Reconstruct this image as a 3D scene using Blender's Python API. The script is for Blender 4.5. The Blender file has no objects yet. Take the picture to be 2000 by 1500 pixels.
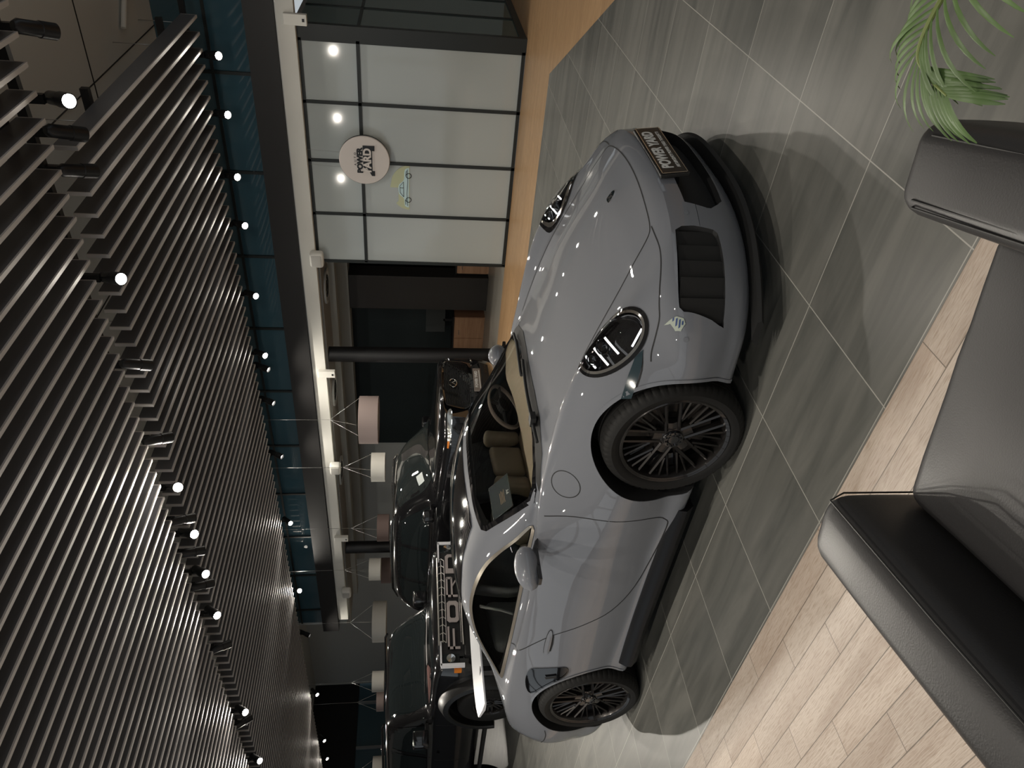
import bpy, bmesh, math, random
from mathutils import Vector, Matrix, Euler
from mathutils.bvhtree import BVHTree
from mathutils.geometry import delaunay_2d_cdt
random.seed(7)
S = bpy.context.scene
COL = S.collection
PI = math.pi
def R(a): return math.radians(a)
V = Vector

# ---------------------------------------------------------------- camera (phone held sideways: rolled a quarter turn)
yaw, pitch, roll = R(39.8), 0.1364, 0.0067
fw0 = V((-math.sin(yaw), math.cos(yaw), 0)); rt0 = V((math.cos(yaw), math.sin(yaw), 0)); up0 = V((0, 0, 1))
fwd = fw0*math.cos(pitch) - up0*math.sin(pitch); upp = fw0*math.sin(pitch) + up0*math.cos(pitch)
r2 = rt0*math.cos(roll) + upp*math.sin(roll); u2 = -rt0*math.sin(roll) + upp*math.cos(roll)
cam_d = bpy.data.cameras.new('camera'); cam = bpy.data.objects.new('camera', cam_d); COL.objects.link(cam)
cx, cy, cz = -u2, r2, -fwd
cam.matrix_world = Matrix(((cx.x, cy.x, cz.x, 0), (cx.y, cy.y, cz.y, 0), (cx.z, cy.z, cz.z, 1.56), (0, 0, 0, 1)))
cam_d.sensor_width = 36; cam_d.lens = 1421.5*36/2000; cam_d.clip_start = 0.02; cam_d.clip_end = 200
S.camera = cam
# ---------------------------------------------------------------- world, exposure
W = bpy.data.worlds.new('world'); S.world = W; W.use_nodes = True
W.node_tree.nodes['Background'].inputs[0].default_value = (0.80, 0.87, 0.92, 1)
W.node_tree.nodes['Background'].inputs[1].default_value = 0.3
S.view_settings.view_transform = 'Standard'; S.view_settings.look = 'None'
S.view_settings.gamma = 1; S.view_settings.use_curve_mapping = False
S.view_settings.exposure = 0.85
SPOT_W = 62.0      # watts of one track spotlight
# ---------------------------------------------------------------- helpers
MATS = {}
def mat(name, col, rough=0.5, metal=0.0, coat=0.0, spec=0.5, emit=None, es=1.0, trans=0.0, ior=1.45, bump=None, var=None, alpha=None):
    m = bpy.data.materials.new(name); m.use_nodes = True
    nt = m.node_tree; b = nt.nodes['Principled BSDF']
    b.inputs['Base Color'].default_value = (*col, 1); b.inputs['Roughness'].default_value = rough
    b.inputs['Metallic'].default_value = metal; b.inputs['Coat Weight'].default_value = coat
    b.inputs['Coat Roughness'].default_value = 0.02
    b.inputs['Specular IOR Level'].default_value = spec; b.inputs['IOR'].default_value = ior
    if trans: b.inputs['Transmission Weight'].default_value = trans
    if emit: b.inputs['Emission Color'].default_value = (*emit, 1); b.inputs['Emission Strength'].default_value = es
    if alpha is not None: b.inputs['Alpha'].default_value = alpha
    tc = nt.nodes.new('ShaderNodeTexCoord')
    if var:                                   # (scale xyz, amount) : mild mottling of the base colour
        sc, amt = var
        mp = nt.nodes.new('ShaderNodeMapping'); mp.inputs['Scale'].default_value = sc
        nz = nt.nodes.new('ShaderNodeTexNoise'); nz.inputs['Scale'].default_value = 1; nz.inputs['Detail'].default_value = 6
        cr = nt.nodes.new('ShaderNodeValToRGB')
        cr.color_ramp.elements[0].position = .3; cr.color_ramp.elements[1].position = .7
        cr.color_ramp.elements[0].color = (*[c*(1-amt) for c in col], 1); cr.color_ramp.elements[1].color = (*[min(1, c*(1+amt)) for c in col], 1)
        nt.links.new(tc.outputs['Object'], mp.inputs[0]); nt.links.new(mp.outputs[0], nz.inputs['Vector'])
        nt.links.new(nz.outputs['Fac'], cr.inputs[0]); nt.links.new(cr.outputs[0], b.inputs['Base Color'])
    if bump:                                  # (scale, strength, distance)
        nz = nt.nodes.new('ShaderNodeTexNoise'); nz.inputs['Scale'].default_value = bump[0]; nz.inputs['Detail'].default_value = 4
        bp = nt.nodes.new('ShaderNodeBump'); bp.inputs['Strength'].default_value = bump[1]; bp.inputs['Distance'].default_value = bump[2]
        nt.links.new(tc.outputs['Object'], nz.inputs['Vector']); nt.links.new(nz.outputs['Fac'], bp.inputs['Height'])
        nt.links.new(bp.outputs[0], b.inputs['Normal'])
    MATS[name] = m
    return m

def tag(o, label=None, cat=None, group=None, kind=None):
    if label: o['label'] = label
    if cat: o['category'] = cat
    if group: o['group'] = group
    if kind: o['kind'] = kind
    return o
def empty(name, loc=(0, 0, 0), rz=0.0, label=None, cat=None, group=None):
    o = bpy.data.objects.new(name, None); COL.objects.link(o); o.location = loc; o.rotation_euler = (0, 0, rz)
    o.empty_display_size = .1
    return tag(o, label, cat, group)

class MB:
    def __init__(s): s.v = []; s.f = []; s.m = []; s.sm = []
    def add(s, vs, fs, mi=0, smooth=False, M=None):
        k = len(s.v)
        s.v += [tuple(M @ V(p)) if M else tuple(p) for p in vs]
        for f in fs: s.f.append(tuple(i+k for i in f)); s.m.append(mi); s.sm.append(smooth)
        return s
    def box(s, a, b, mi=0, M=None):
        x0, y0, z0 = a; x1, y1, z1 = b
        x0, x1 = min(x0, x1), max(x0, x1); y0, y1 = min(y0, y1), max(y0, y1); z0, z1 = min(z0, z1), max(z0, z1)
        vs = [(x0,y0,z0),(x1,y0,z0),(x1,y1,z0),(x0,y1,z0),(x0,y0,z1),(x1,y0,z1),(x1,y1,z1),(x0,y1,z1)]
        return s.add(vs, [(0,3,2,1),(4,5,6,7),(0,1,5,4),(1,2,6,5),(2,3,7,6),(3,0,4,7)], mi, False, M)
    def rings(s, rings, mi=0, smooth=True, closed=True, cap=True, M=None):
        n = len(rings[0]); vs = [p for r in rings for p in r]; fs = []
        for i in range(len(rings)-1):
            for j in range(n if closed else n-1):
                a = i*n+j; b = i*n+(j+1) % n
                fs.append((a, b, b+n, a+n))
        s.add(vs, fs, mi, smooth, M)
        if cap:
            k = len(s.v)-len(vs)
            s.f.append(tuple(k+j for j in reversed(range(n)))); s.m.append(mi); s.sm.append(False)
            s.f.append(tuple(k+(len(rings)-1)*n+j for j in range(n))); s.m.append(mi); s.sm.append(False)
        return s
    def cyl(s, p0, p1, r0, r1=None, n=24, mi=0, smooth=True, cap=True):
        r1 = r0 if r1 is None else r1
        p0, p1 = V(p0), V(p1); d = (p1-p0).normalized()
        a = d.orthogonal().normalized(); b = d.cross(a)
        rg = [[tuple(p + a*math.cos(t)*r + b*math.sin(t)*r) for t in [2*PI*j/n for j in range(n)]] for p, r in ((p0, r0), (p1, r1))]
        return s.rings(rg, mi, smooth, True, cap)
    def tube(s, path, r, n=10, mi=0, closed=False, cap=True):
        P = [V(p) for p in path]; rg = []; a = None
        rr = r if isinstance(r, (list, tuple)) else [r]*len(P)
        for i, p in enumerate(P):
            if closed: d = (P[(i+1) % len(P)]-P[i-1]).normalized()
            else: d = (P[min(i+1, len(P)-1)]-P[max(i-1, 0)]).normalized()
            a = d.orthogonal().normalized() if a is None else (a - d*a.dot(d)).normalized()
            b = d.cross(a)
            rg.append([tuple(p + (a*math.cos(t)+b*math.sin(t))*rr[i]) for t in [2*PI*j/n for j in range(n)]])
        if closed: rg.append(rg[0]); cap = False
        return s.rings(rg, mi, True, True, cap)
    def lathe(s, prof, M=None, n=48, mi=0, smooth=True, closedprof=False):   # prof: (radius, height) about local Z
        rg = []
        for r, h in prof: rg.append([(r*math.cos(2*PI*j/n), r*math.sin(2*PI*j/n), h) for j in range(n)])
        if closedprof: rg.append(rg[0])
        return s.rings(rg, mi, smooth, True, False, M)
    def prism(s, poly, axis, a, b, mi=0, smooth=False, M=None):              # poly 2D in the two other axes
        def P(p, h):
            if axis == 'z': return (p[0], p[1], h)
            if axis == 'y': return (p[0], h, p[1])
            return (h, p[0], p[1])
        n = len(poly); vs = [P(p, a) for p in poly]+[P(p, b) for p in poly]
        fs = [tuple(reversed(range(n))), tuple(range(n, 2*n))]+[(j, (j+1) % n, n+(j+1) % n, n+j) for j in range(n)]
        return s.add(vs, fs, mi, smooth, M)
    def mesh(s, name, mats):
        me = bpy.data.meshes.new(name); me.from_pydata(s.v, [], s.f)
        for m in mats: me.materials.append(m)
        me.polygons.foreach_set('material_index', s.m); me.polygons.foreach_set('use_smooth', s.sm)
        bm = bmesh.new(); bm.from_mesh(me); bmesh.ops.recalc_face_normals(bm, faces=bm.faces); bm.to_mesh(me); bm.free()
        me.update(); return me
    def build(s, name, mats, parent=None, bevel=0, seg=2, smoothall=False, **kw):
        if not isinstance(mats, (list, tuple)): mats = [mats]
        me = s.mesh(name, mats); o = bpy.data.objects.new(name, me); COL.objects.link(o)
        if parent: o.parent = parent
        if smoothall:
            me.shade_smooth(); me.set_sharp_from_angle(angle=R(35))
        if bevel:
            bv = o.modifiers.new('bevel', 'BEVEL'); bv.width = bevel; bv.segments = seg; bv.limit_method = 'ANGLE'; bv.angle_limit = R(40)
            me.shade_smooth(); me.set_sharp_from_angle(angle=R(60)) if seg < 3 else None
            bv.harden_normals = True if seg < 3 else False
        return tag(o, kw.get('label'), kw.get('cat'), kw.get('group'), kw.get('kind'))
def rbox(name, a, b, r, m, parent=None, seg=4, M=None, **kw):
    o = MB().box(a, b, M=M).build(name, m, parent, **kw)
    bv = o.modifiers.new('bevel', 'BEVEL'); bv.width = r; bv.segments = seg
    o.data.shade_smooth(); return o
def text(name, body, size, m, M, parent=None, ext=0.001, bold=0.0, sx=1.0, shear=0.0, align='CENTER', space=1.0, **kw):
    cu = bpy.data.curves.new(name, 'FONT'); cu.body = body; cu.size = size; cu.extrude = ext; cu.offset = bold; cu.shear = shear
    cu.align_x = align; cu.align_y = 'CENTER'; cu.space_character = space; cu.resolution_u = 4
    t = bpy.data.objects.new(name, cu); COL.objects.link(t); bpy.context.view_layer.update()
    me = bpy.data.meshes.new_from_object(t.evaluated_get(bpy.context.evaluated_depsgraph_get()))
    bpy.data.objects.remove(t); me.name = name; me.transform(M @ Matrix.Diagonal((sx, 1, 1, 1)))
    me.materials.clear(); me.materials.append(m)
    o = bpy.data.objects.new(name, me); COL.objects.link(o)
    if parent: o.parent = parent
    return tag(o, kw.get('label'), kw.get('cat'))
def frame(o, x, y):                                                # matrix: local x -> x, y -> y, z -> x cross y
    x = V(x).normalized(); y = V(y).normalized(); z = x.cross(y).normalized(); y = z.cross(x)
    return Matrix(((x.x, y.x, z.x, o[0]), (x.y, y.y, z.y, o[1]), (x.z, y.z, z.z, o[2]), (0, 0, 0, 1)))
def copy_tree(o, parent=None):
    c = o.copy(); COL.objects.link(c)
    if parent: c.parent = parent
    for ch in list(o.children): copy_tree(ch, c)
    return c
def lerp(a, b, t): return a+(b-a)*t
def pchip(xs, ys):
    n = len(xs); h = [xs[i+1]-xs[i] for i in range(n-1)]; d = [(ys[i+1]-ys[i])/h[i] for i in range(n-1)]
    m = [0]*n; m[0] = d[0]; m[-1] = d[-1]
    for i in range(1, n-1):
        if d[i-1]*d[i] > 0:
            w1 = 2*h[i]+h[i-1]; w2 = h[i]+2*h[i-1]; m[i] = (w1+w2)/(w1/d[i-1]+w2/d[i])
    def f(x):
        if x <= xs[0]: return ys[0]
        if x >= xs[-1]: return ys[-1]
        i = max(k for k in range(n-1) if xs[k] <= x); t = (x-xs[i])/h[i]
        return ((2*t**3-3*t*t+1)*ys[i]+(t**3-2*t*t+t)*h[i]*m[i]+(-2*t**3+3*t*t)*ys[i+1]+(t**3-t*t)*h[i]*m[i+1])
    return f
def cat(P, per, closed=False, k=0.5):
    out = []; n = len(P)
    for i in range(n if closed else n-1):
        p0 = P[(i-1) % n] if closed or i > 0 else P[i]; p1 = P[i]; p2 = P[(i+1) % n]; p3 = P[(i+2) % n] if closed or i+2 < n else p2
        for j in range(per):
            t = j/per; q = []
            for a, b, c, d in zip(p0, p1, p2, p3):
                m1 = k*(c-a); m2 = k*(d-b)
                q.append((2*t**3-3*t*t+1)*b+(t**3-2*t*t+t)*m1+(-2*t**3+3*t*t)*c+(t**3-t*t)*m2)
            out.append(tuple(q))
    if not closed: out.append(tuple(P[-1]))
    return out
def loft_body(keys, cols, sweepkeys, stations, per=6, k=0.5, pw=2.87, yref=0.9, smooth_n=3):
    """keys: rows (x, values...) ; section points from columns: list of (ycol, zcol)."""
    rows = sorted(keys); xs = [r[0] for r in rows]
    F = [pchip(xs, [r[i] for r in rows]) for i in range(1, len(rows[0]))]
    A = pchip(*zip(*sorted(sweepkeys)))
    vals = [[f(x) for f in F] for x in stations]
    for _ in range(smooth_n):
        nv = [v[:] for v in vals]
        for i in range(2, len(vals)-2):
            for c in range(len(F)): nv[i][c] = .25*vals[i-1][c]+.5*vals[i][c]+.25*vals[i+1][c]
        vals = nv
    rings = []
    for x, v in zip(stations, vals):
        P = [(0.0 if yc is None else v[yc], v[zc]) for yc, zc in cols]
        Q = cat([(-P[1][0], P[1][1])]+P+[(-P[-2][0], P[-2][1])], per, False, k)
        Q = Q[per:-per]                        # right half, bottom centre -> top centre
        half = [(y, z) for y, z in Q]
        full = [(-y, z) for y, z in half] + [(y, z) for y, z in reversed(half[1:-1])]
        rings.append([(x - A(x)*(abs(y)/yref)**pw, y, z) for y, z in full])
    return rings, A
def bvh_of(mb):
    return BVHTree.FromPolygons([V(p) for p in mb.v], mb.f)
def do_bool(o, cutters, solver='EXACT'):
    for c in cutters:
        m = o.modifiers.new('cut', 'BOOLEAN'); m.operation = 'DIFFERENCE'; m.solver = solver; m.object = c
    bpy.context.view_layer.update()
    me = bpy.data.meshes.new_from_object(o.evaluated_get(bpy.context.evaluated_depsgraph_get()))
    o.modifiers.clear(); old = o.data; o.data = me; me.name = old.name
    for c in cutters: bpy.data.objects.remove(c)
    return o
SIDE_N = ((0, 0, 0), (1, 0, 0), (0, 0, 1), (0, 1, 0))      # near (right) side: u=x v=z looking along +y
SIDE_F = ((0, 0, 0), (1, 0, 0), (0, 0, 1), (0, -1, 0))
TOP = ((0, 0, 0), (1, 0, 0), (0, 1, 0), (0, 0, -1))
FRONT = ((0, 0, 0), (0, 1, 0), (0, 0, 1), (-1, 0, 0))
def project(bvh, fr, a, b, off):
    o, u, v, d = [V(q) for q in fr]
    p = o+u*a+v*b; hit = bvh.ray_cast(p-d*6, d)
    if hit[0] is None: hit = bvh.find_nearest(p-d*1.0)
    nrm = hit[1].copy()
    if nrm.dot(d) > 0: nrm = -nrm
    return hit[0]+nrm*off
def patch(name, bvh, fr, poly, off, m, parent=None, step=0.03, thick=0.0, dome=None, **kw):
    """a panel lying on the body: polygon in a view plane, meshed and laid on the surface."""
    n = len(poly); pts = []; 
    for i in range(n):
        a, b = poly[i], poly[(i+1) % n]; L = math.hypot(b[0]-a[0], b[1]-a[1]); kk = max(1, int(L/step))
        for j in range(kk): pts.append((lerp(a[0], b[0], j/kk), lerp(a[1], b[1], j/kk)))
    nb = len(pts); edges = [(i, (i+1) % nb) for i in range(nb)]
    x0, x1 = min(p[0] for p in pts), max(p[0] for p in pts); y0, y1 = min(p[1] for p in pts), max(p[1] for p in pts)
    def inside(x, y):
        c = False; j = nb-1
        for i in range(nb):
            xi, yi = pts[i]; xj, yj = pts[j]
            if (yi > y) != (yj > y) and x < (xj-xi)*(y-yi)/(yj-yi)+xi: c = not c
            j = i
        return c
    gx = x0+step*.5; inner = []
    while gx < x1:
        gy = y0+step*.5
        while gy < y1:
            if inside(gx, gy) and min((gx-p[0])**2+(gy-p[1])**2 for p in pts) > (step*.45)**2: inner.append((gx, gy))
            gy += step
        gx += step
    vs, es, fs, *_ = delaunay_2d_cdt([V(p) for p in pts+inner], edges, [list(range(nb))], 1, 1e-6)
    out = []
    for p in vs:
        o_ = off
        if dome:
            dd = min(math.hypot(p[0]-q[0], p[1]-q[1]) for q in pts); o_ = off+dome[0]*(1-math.exp(-dd/dome[1]))
        out.append(tuple(project(bvh, fr, p[0], p[1], o_)))
    me = bpy.data.meshes.new(name); me.from_pydata(out, [], [list(f) for f in fs]); me.materials.append(m)
    d = V(fr[3]); bm = bmesh.new(); bm.from_mesh(me); bmesh.ops.recalc_face_normals(bm, faces=bm.faces)
    sgn = sum(f.normal.dot(d)*f.calc_area() for f in bm.faces)
    if sgn > 0: bmesh.ops.reverse_faces(bm, faces=bm.faces)
    bm.to_mesh(me); bm.free(); me.shade_smooth()
    o = bpy.data.objects.new(name, me); COL.objects.link(o)
    if parent: o.parent = parent
    if thick:
        sd = o.modifiers.new('solid', 'SOLIDIFY'); sd.thickness = thick; sd.offset = 0 if kw.get('mid') else -1
    return tag(o, kw.get('label'))
def ribbon(mb, bvh, fr, path, w, off, closed=False, mi=0):
    P = path; n = len(P); A = []; B = []
    for i in range(n):
        a = P[i-1] if closed or i > 0 else P[i]; b = P[(i+1) % n] if closed or i < n-1 else P[i]
        dx, dy = b[0]-a[0], b[1]-a[1]; L = math.hypot(dx, dy) or 1; nx, ny = -dy/L*w/2, dx/L*w/2
        A.append(tuple(project(bvh, fr, P[i][0]+nx, P[i][1]+ny, off))); B.append(tuple(project(bvh, fr, P[i][0]-nx, P[i][1]-ny, off)))
    fs = [(i, (i+1) % n, n+(i+1) % n, n+i) for i in range(n if closed else n-1)]
    mb.add(A+B, fs, mi, True); return mb
def ribbon3(mb, bvh, pts, w, off, mi=0):
    H = [bvh.find_nearest(V(p)) for p in pts]; P = [h[0] for h in H]; A = []; B = []
    for _ in range(6):
        P = [P[0]]+[(P[i-1]+P[i]*2+P[i+1])/4 for i in range(1, len(P)-1)]+[P[-1]]; H = [bvh.find_nearest(p) for p in P]; P = [h[0] for h in H]
    for i in range(len(P)):
        t = (P[min(i+1, len(P)-1)]-P[max(i-1, 0)]).normalized(); n = H[i][1]
        sd = t.cross(n).normalized(); A.append(tuple(P[i]+sd*w/2+n*off)); B.append(tuple(P[i]-sd*w/2+n*off))
    n = len(P); mb.add(A+B, [(i, i+1, n+i+1, n+i) for i in range(n-1)], mi, True); return mb
def dens(path, step, closed=False):
    out = []; n = len(path)
    for i in range(n if closed else n-1):
        a, b = path[i], path[(i+1) % n]; L = math.hypot(b[0]-a[0], b[1]-a[1]); kk = max(1, int(L/step))
        for j in range(kk): out.append((lerp(a[0], b[0], j/kk), lerp(a[1], b[1], j/kk)))
    if not closed: out.append(path[-1])
    return out
def mirror_obj(o, name=None, parent=None):
    me = o.data.copy(); me.transform(Matrix.Diagonal((1, -1, 1, 1))); me.flip_normals()
    c = bpy.data.objects.new(name or o.name, me); COL.objects.link(c)
    if parent or o.parent: c.parent = parent or o.parent
    for md in o.modifiers:
        n = c.modifiers.new(md.name, md.type)
        for a in ('thickness', 'offset', 'width', 'segments'):
            if hasattr(md, a): setattr(n, a, getattr(md, a))
    return c
# ---------------------------------------------------------------- materials
class N:
    def __init__(s, m): s.nt = m.node_tree; s.b = s.nt.nodes['Principled BSDF']
    def n(s, t, **kw):
        x = s.nt.nodes.new(t)
        for k, v in kw.items(): setattr(x, k, v)
        return x
    def lk(s, a, b): s.nt.links.new(a, b)
    def math(s, op, a, b=None):
        x = s.n('ShaderNodeMath', operation=op)
        for i, q in enumerate((a, b)):
            if q is None: continue
            if isinstance(q, (int, float)): x.inputs[i].default_value = q
            else: s.lk(q, x.inputs[i])
        return x.outputs[0]
    def ramp(s, f, stops):
        r = s.n('ShaderNodeValToRGB'); e = r.color_ramp.elements
        while len(e) < len(stops): e.new(.5)
        for q, (p, c) in zip(e, stops): q.position = p; q.color = (*c, 1)
        s.lk(f, r.inputs[0]); return r.outputs[0]
    def mix(s, f, a, b):
        x = s.n('ShaderNodeMix', data_type='RGBA'); 
        for i, q in ((0, f), (6, a), (7, b)):
            if isinstance(q, tuple): x.inputs[i].default_value = (*q, 1)
            elif isinstance(q, (int, float)): x.inputs[i].default_value = q
            else: s.lk(q, x.inputs[i])
        return x.outputs[2]
def tiled(name, cA, cB, grout, x0, y0, dx, dy, gw, stretch, rough, stagger=0.0, bumpd=0.0, tone=0.12, grain=None):
    m = mat(name, cA, rough); g = N(m)
    geo = g.n('ShaderNodeNewGeometry'); sp = g.n('ShaderNodeSeparateXYZ'); g.lk(geo.outputs['Position'], sp.inputs[0])
    v = g.math('DIVIDE', g.math('SUBTRACT', sp.outputs[1], y0), dy); row = g.math('FLOOR', v); fv = g.math('FRACT', v)
    u = g.math('DIVIDE', g.math('SUBTRACT', sp.outputs[0], x0), dx)
    if stagger: u = g.math('ADD', u, g.math('MULTIPLY', row, stagger))
    colm = g.math('FLOOR', u); fu = g.math('FRACT', u)
    du = g.math('MULTIPLY', g.math('SUBTRACT', .5, g.math('ABSOLUTE', g.math('SUBTRACT', fu, .5))), dx)
    dv = g.math('MULTIPLY', g.math('SUBTRACT', .5, g.math('ABSOLUTE', g.math('SUBTRACT', fv, .5))), dy)
    gr = g.math('LESS_THAN', g.math('MINIMUM', du, dv), gw/2)
    idv = g.n('ShaderNodeCombineXYZ'); g.lk(colm, idv.inputs[0]); g.lk(row, idv.inputs[1])
    wn = g.n('ShaderNodeTexWhiteNoise'); g.lk(idv.outputs[0], wn.inputs['Vector'])
    off = g.n('ShaderNodeVectorMath', operation='SCALE'); g.lk(wn.outputs['Color'], off.inputs[0]); off.inputs['Scale'].default_value = 7
    ad = g.n('ShaderNodeVectorMath', operation='ADD'); g.lk(geo.outputs['Position'], ad.inputs[0]); g.lk(off.outputs[0], ad.inputs[1])
    mp = g.n('ShaderNodeMapping'); g.lk(ad.outputs[0], mp.inputs[0]); mp.inputs['Scale'].default_value = stretch
    nz = g.n('ShaderNodeTexNoise'); nz.inputs['Scale'].default_value = 1; nz.inputs['Detail'].default_value = 8; nz.inputs['Roughness'].default_value = .6
    nz.inputs['Distortion'].default_value = .6
    g.lk(mp.outputs[0], nz.inputs['Vector'])
    c = g.ramp(nz.outputs['Fac'], [(.32, cA), (.62, cB)])
    if grain:
        mp2 = g.n('ShaderNodeMapping'); g.lk(ad.outputs[0], mp2.inputs[0]); mp2.inputs['Scale'].default_value = grain[0]
        n2 = g.n('ShaderNodeTexNoise'); n2.inputs['Scale'].default_value = 1; n2.inputs['Detail'].default_value = 5
        g.lk(mp2.outputs[0], n2.inputs['Vector'])
        gf = g.math('MULTIPLY', g.math('ABSOLUTE', g.math('SUBTRACT', n2.outputs['Fac'], .5)), grain[2])
        c = g.mix(gf, c, grain[1])
    br = g.n('ShaderNodeHueSaturation'); g.lk(c, br.inputs['Color'])
    g.lk(g.math('ADD', g.math('MULTIPLY', wn.outputs['Value'], tone*2), 1-tone), br.inputs['Value'])
    fin = g.mix(gr, br.outputs[0], grout); g.lk(fin, g.b.inputs['Base Color'])
    if bumpd:
        bp = g.n('ShaderNodeBump'); bp.inputs['Distance'].default_value = bumpd; bp.inputs['Strength'].default_value = .6
        src = n2.outputs['Fac'] if grain else nz.outputs['Fac']
        g.lk(g.math('SUBTRACT', src, g.math('MULTIPLY', gr, 1.5)), bp.inputs['Height']); g.lk(bp.outputs[0], g.b.inputs['Normal'])
    return m
m_tile = tiled('dark_stone_tile', (.085, .087, .08), (.15, .148, .135), (.34, .33, .30), -0.887, 2.28, .597, .603, .0045, (.9, 7, 1), .34)
m_rear = tiled('rear_tile', (.27, .25, .215), (.34, .32, .28), (.22, .2, .18), -.4, 10.8, .9, .9, .004, (1, 5, 1), .35)
m_wood = tiled('wood_plank_tile', (.37, .29, .235), (.52, .44, .375), (.15, .12, .095), -2.08, 1.667-20*.131, .9, .131, .0035, (1.2, 6, 1), .42, .37, .002, .1, ((14, 170, 1), (.27, .19, .13), 3.0))
m_oak = tiled('oak_strip', (.40, .24, .12), (.5, .32, .17), (.2, .12, .06), 0, 8.72, 1.8, .7, .002, (1.2, 8, 1), .4, .3, 0, .08, ((6, 90, 1), (.24, .13, .06), 3.0))
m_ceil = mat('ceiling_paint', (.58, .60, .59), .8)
m_wallg = mat('grey_wall', (.48, .50, .49), .8)
m_walld = mat('dark_wall', (.012, .02, .022), .6)
m_black = mat('black', (.012, .012, .013), .45)
m_beam = mat('beam', (.022, .021, .021), .5)
m_white = mat('white_paint', (.74, .73, .68), .5)
m_frost = mat('frosted_glass', (.47, .51, .505), .06, spec=.8)
m_blue = mat('blue_reflection_glass', (.05, .105, .135), .03, spec=1.0)  # reflection of the windows opposite painted in as blue base colour
m_greeng = mat('green_glass', (.07, .11, .1), .05, spec=.8)
m_frame = mat('frame_dark', (.016, .02, .02), .4)
m_steel = mat('brushed_steel', (.6, .58, .55), .28, 1.0)
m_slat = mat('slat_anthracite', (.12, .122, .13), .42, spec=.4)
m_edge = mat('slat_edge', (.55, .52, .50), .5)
m_lampb = mat('lamp_black', (.012, .012, .013), .35)
m_glow = mat('lamp_glow', (1, 1, 1), .5, emit=(1.0, .96, .86), es=60)
m_glow2 = mat('lamp_glow_soft', (1, 1, 1), .5, emit=(1.0, .96, .86), es=14)
m_wire = mat('steel_wire', (.5, .5, .5), .35, .9)
m_shadew = mat('shade_white', (.72, .70, .64), .8)
m_shadep = mat('shade_pinkish', (.40, .32, .30), .8)
m_shadeb = mat('shade_brown', (.14, .10, .09), .8)
m_woodf = tiled('walnut_front', (.30, .16, .09), (.42, .25, .15), (.2, .1, .06), 0, 0, 3, 30, .001, (1.5, 1, 26), .45, 0, 0, .08)

# ---------------------------------------------------------------- the room
def struct(name, mb, m, **kw): return mb.build(name, m, kind='structure', **kw)
def flat(poly, z, m, name):
    b = MB(); b.add([(x, y, z) for x, y in poly], [tuple(range(len(poly)))]); return struct(name, b, m)
flat([(-28, 1.667), (1.4, 1.667), (0, 3.9), (-1.24, 6.22), (-2.56, 8.72), (-28, 8.72)], 0, m_tile, 'floor')
flat([(-28, -6), (8, -6), (8, 1.667), (-28, 1.667)], 0, m_wood, 'floor')
flat([(8, 1.667), (8, 17), (-28, 17), (-28, 14), (-2.75, 14), (-2.75, 10.8), (-28, 10.8), (-28, 8.72), (-2.56, 8.72), (-1.24, 6.22), (0, 3.9), (1.4, 1.667)], 0, m_oak, 'floor')
flat([(-28, 10.8), (-2.75, 10.8), (-2.75, 14), (-28, 14)], 0, m_rear, 'floor')
b = MB(); b.box((-28, -6, 4.98), (8, 17, 5.1)); struct('ceiling', b, m_ceil)
b = MB()
for x in (-4.9, -2.9, -.9): b.box((x-.006, 5, 4.972), (x+.006, 11, 4.98))
for y in (6.1, 8.5): b.box((-8, y-.006, 4.972), (2, y+.006, 4.98))
struct('trim_1', b, m_black)
# wall above the partition: gallery glass with a blue reflection painted into its colour
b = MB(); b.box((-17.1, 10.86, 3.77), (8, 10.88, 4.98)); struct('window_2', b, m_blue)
b = MB()
for x in [-16.5+1.45*i for i in range(12)]: b.box((x-.022, 10.83, 3.77), (x+.022, 10.86, 4.98))
b.box((-17.1, 10.835, 4.3), (8, 10.86, 4.34)); struct('trim_2', b, m_frame)
b = MB(); b.box((-17.15, 10.62, 3.38), (8, 10.86, 3.77)); struct('trim_3', b, m_beam)
b = MB(); b.box((-16.7, 10.7, 3.36), (8, 10.84, 3.4)); b.box((-16.7, 10.66, 3.13), (8, 10.80, 3.36), 1); struct('trim_4', b, [m_steel, m_white])
# frosted partition
xs = [-6.36, -5.50, -4.63, -3.76, -2.92]
b = MB(); b.box((-6.36, 10.81, 0.02), (-2.9, 10.825, 3.12)); pw = struct('window_1', b, m_frost)
b = MB()
for x in xs: b.box((x-.022, 10.78, 0), (x+.022, 10.83, 3.13))
for z in (.03, 2.33, 3.11): b.box((-6.36, 10.78, z-.024), (-2.9, 10.83, z+.024))
b.box((-2.9, 10.76, 0), (-2.72, 10.86, 3.13))
struct('trim_5', b, m_frame)
b = MB(); b.box((-2.76, 10.86, 0), (-2.745, 14, 3.13)); struct('window_3', b, m_greeng)
b = MB()
for y in (11.9, 13.0): b.box((-2.75, y-.02, 0), (-2.73, y+.02, 3.13))
b.box((-2.75, 10.86, 2.3), (-2.73, 14, 2.34)); b.box((-2.75, 10.86, 0), (-2.725, 14, .1)); struct('trim_6', b, m_frame)
b = MB(); b.box((-6.37, 10.84, 0), (-6.33, 14, 3.1)); struct('wall_partition_side', b, m_walld)
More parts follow.
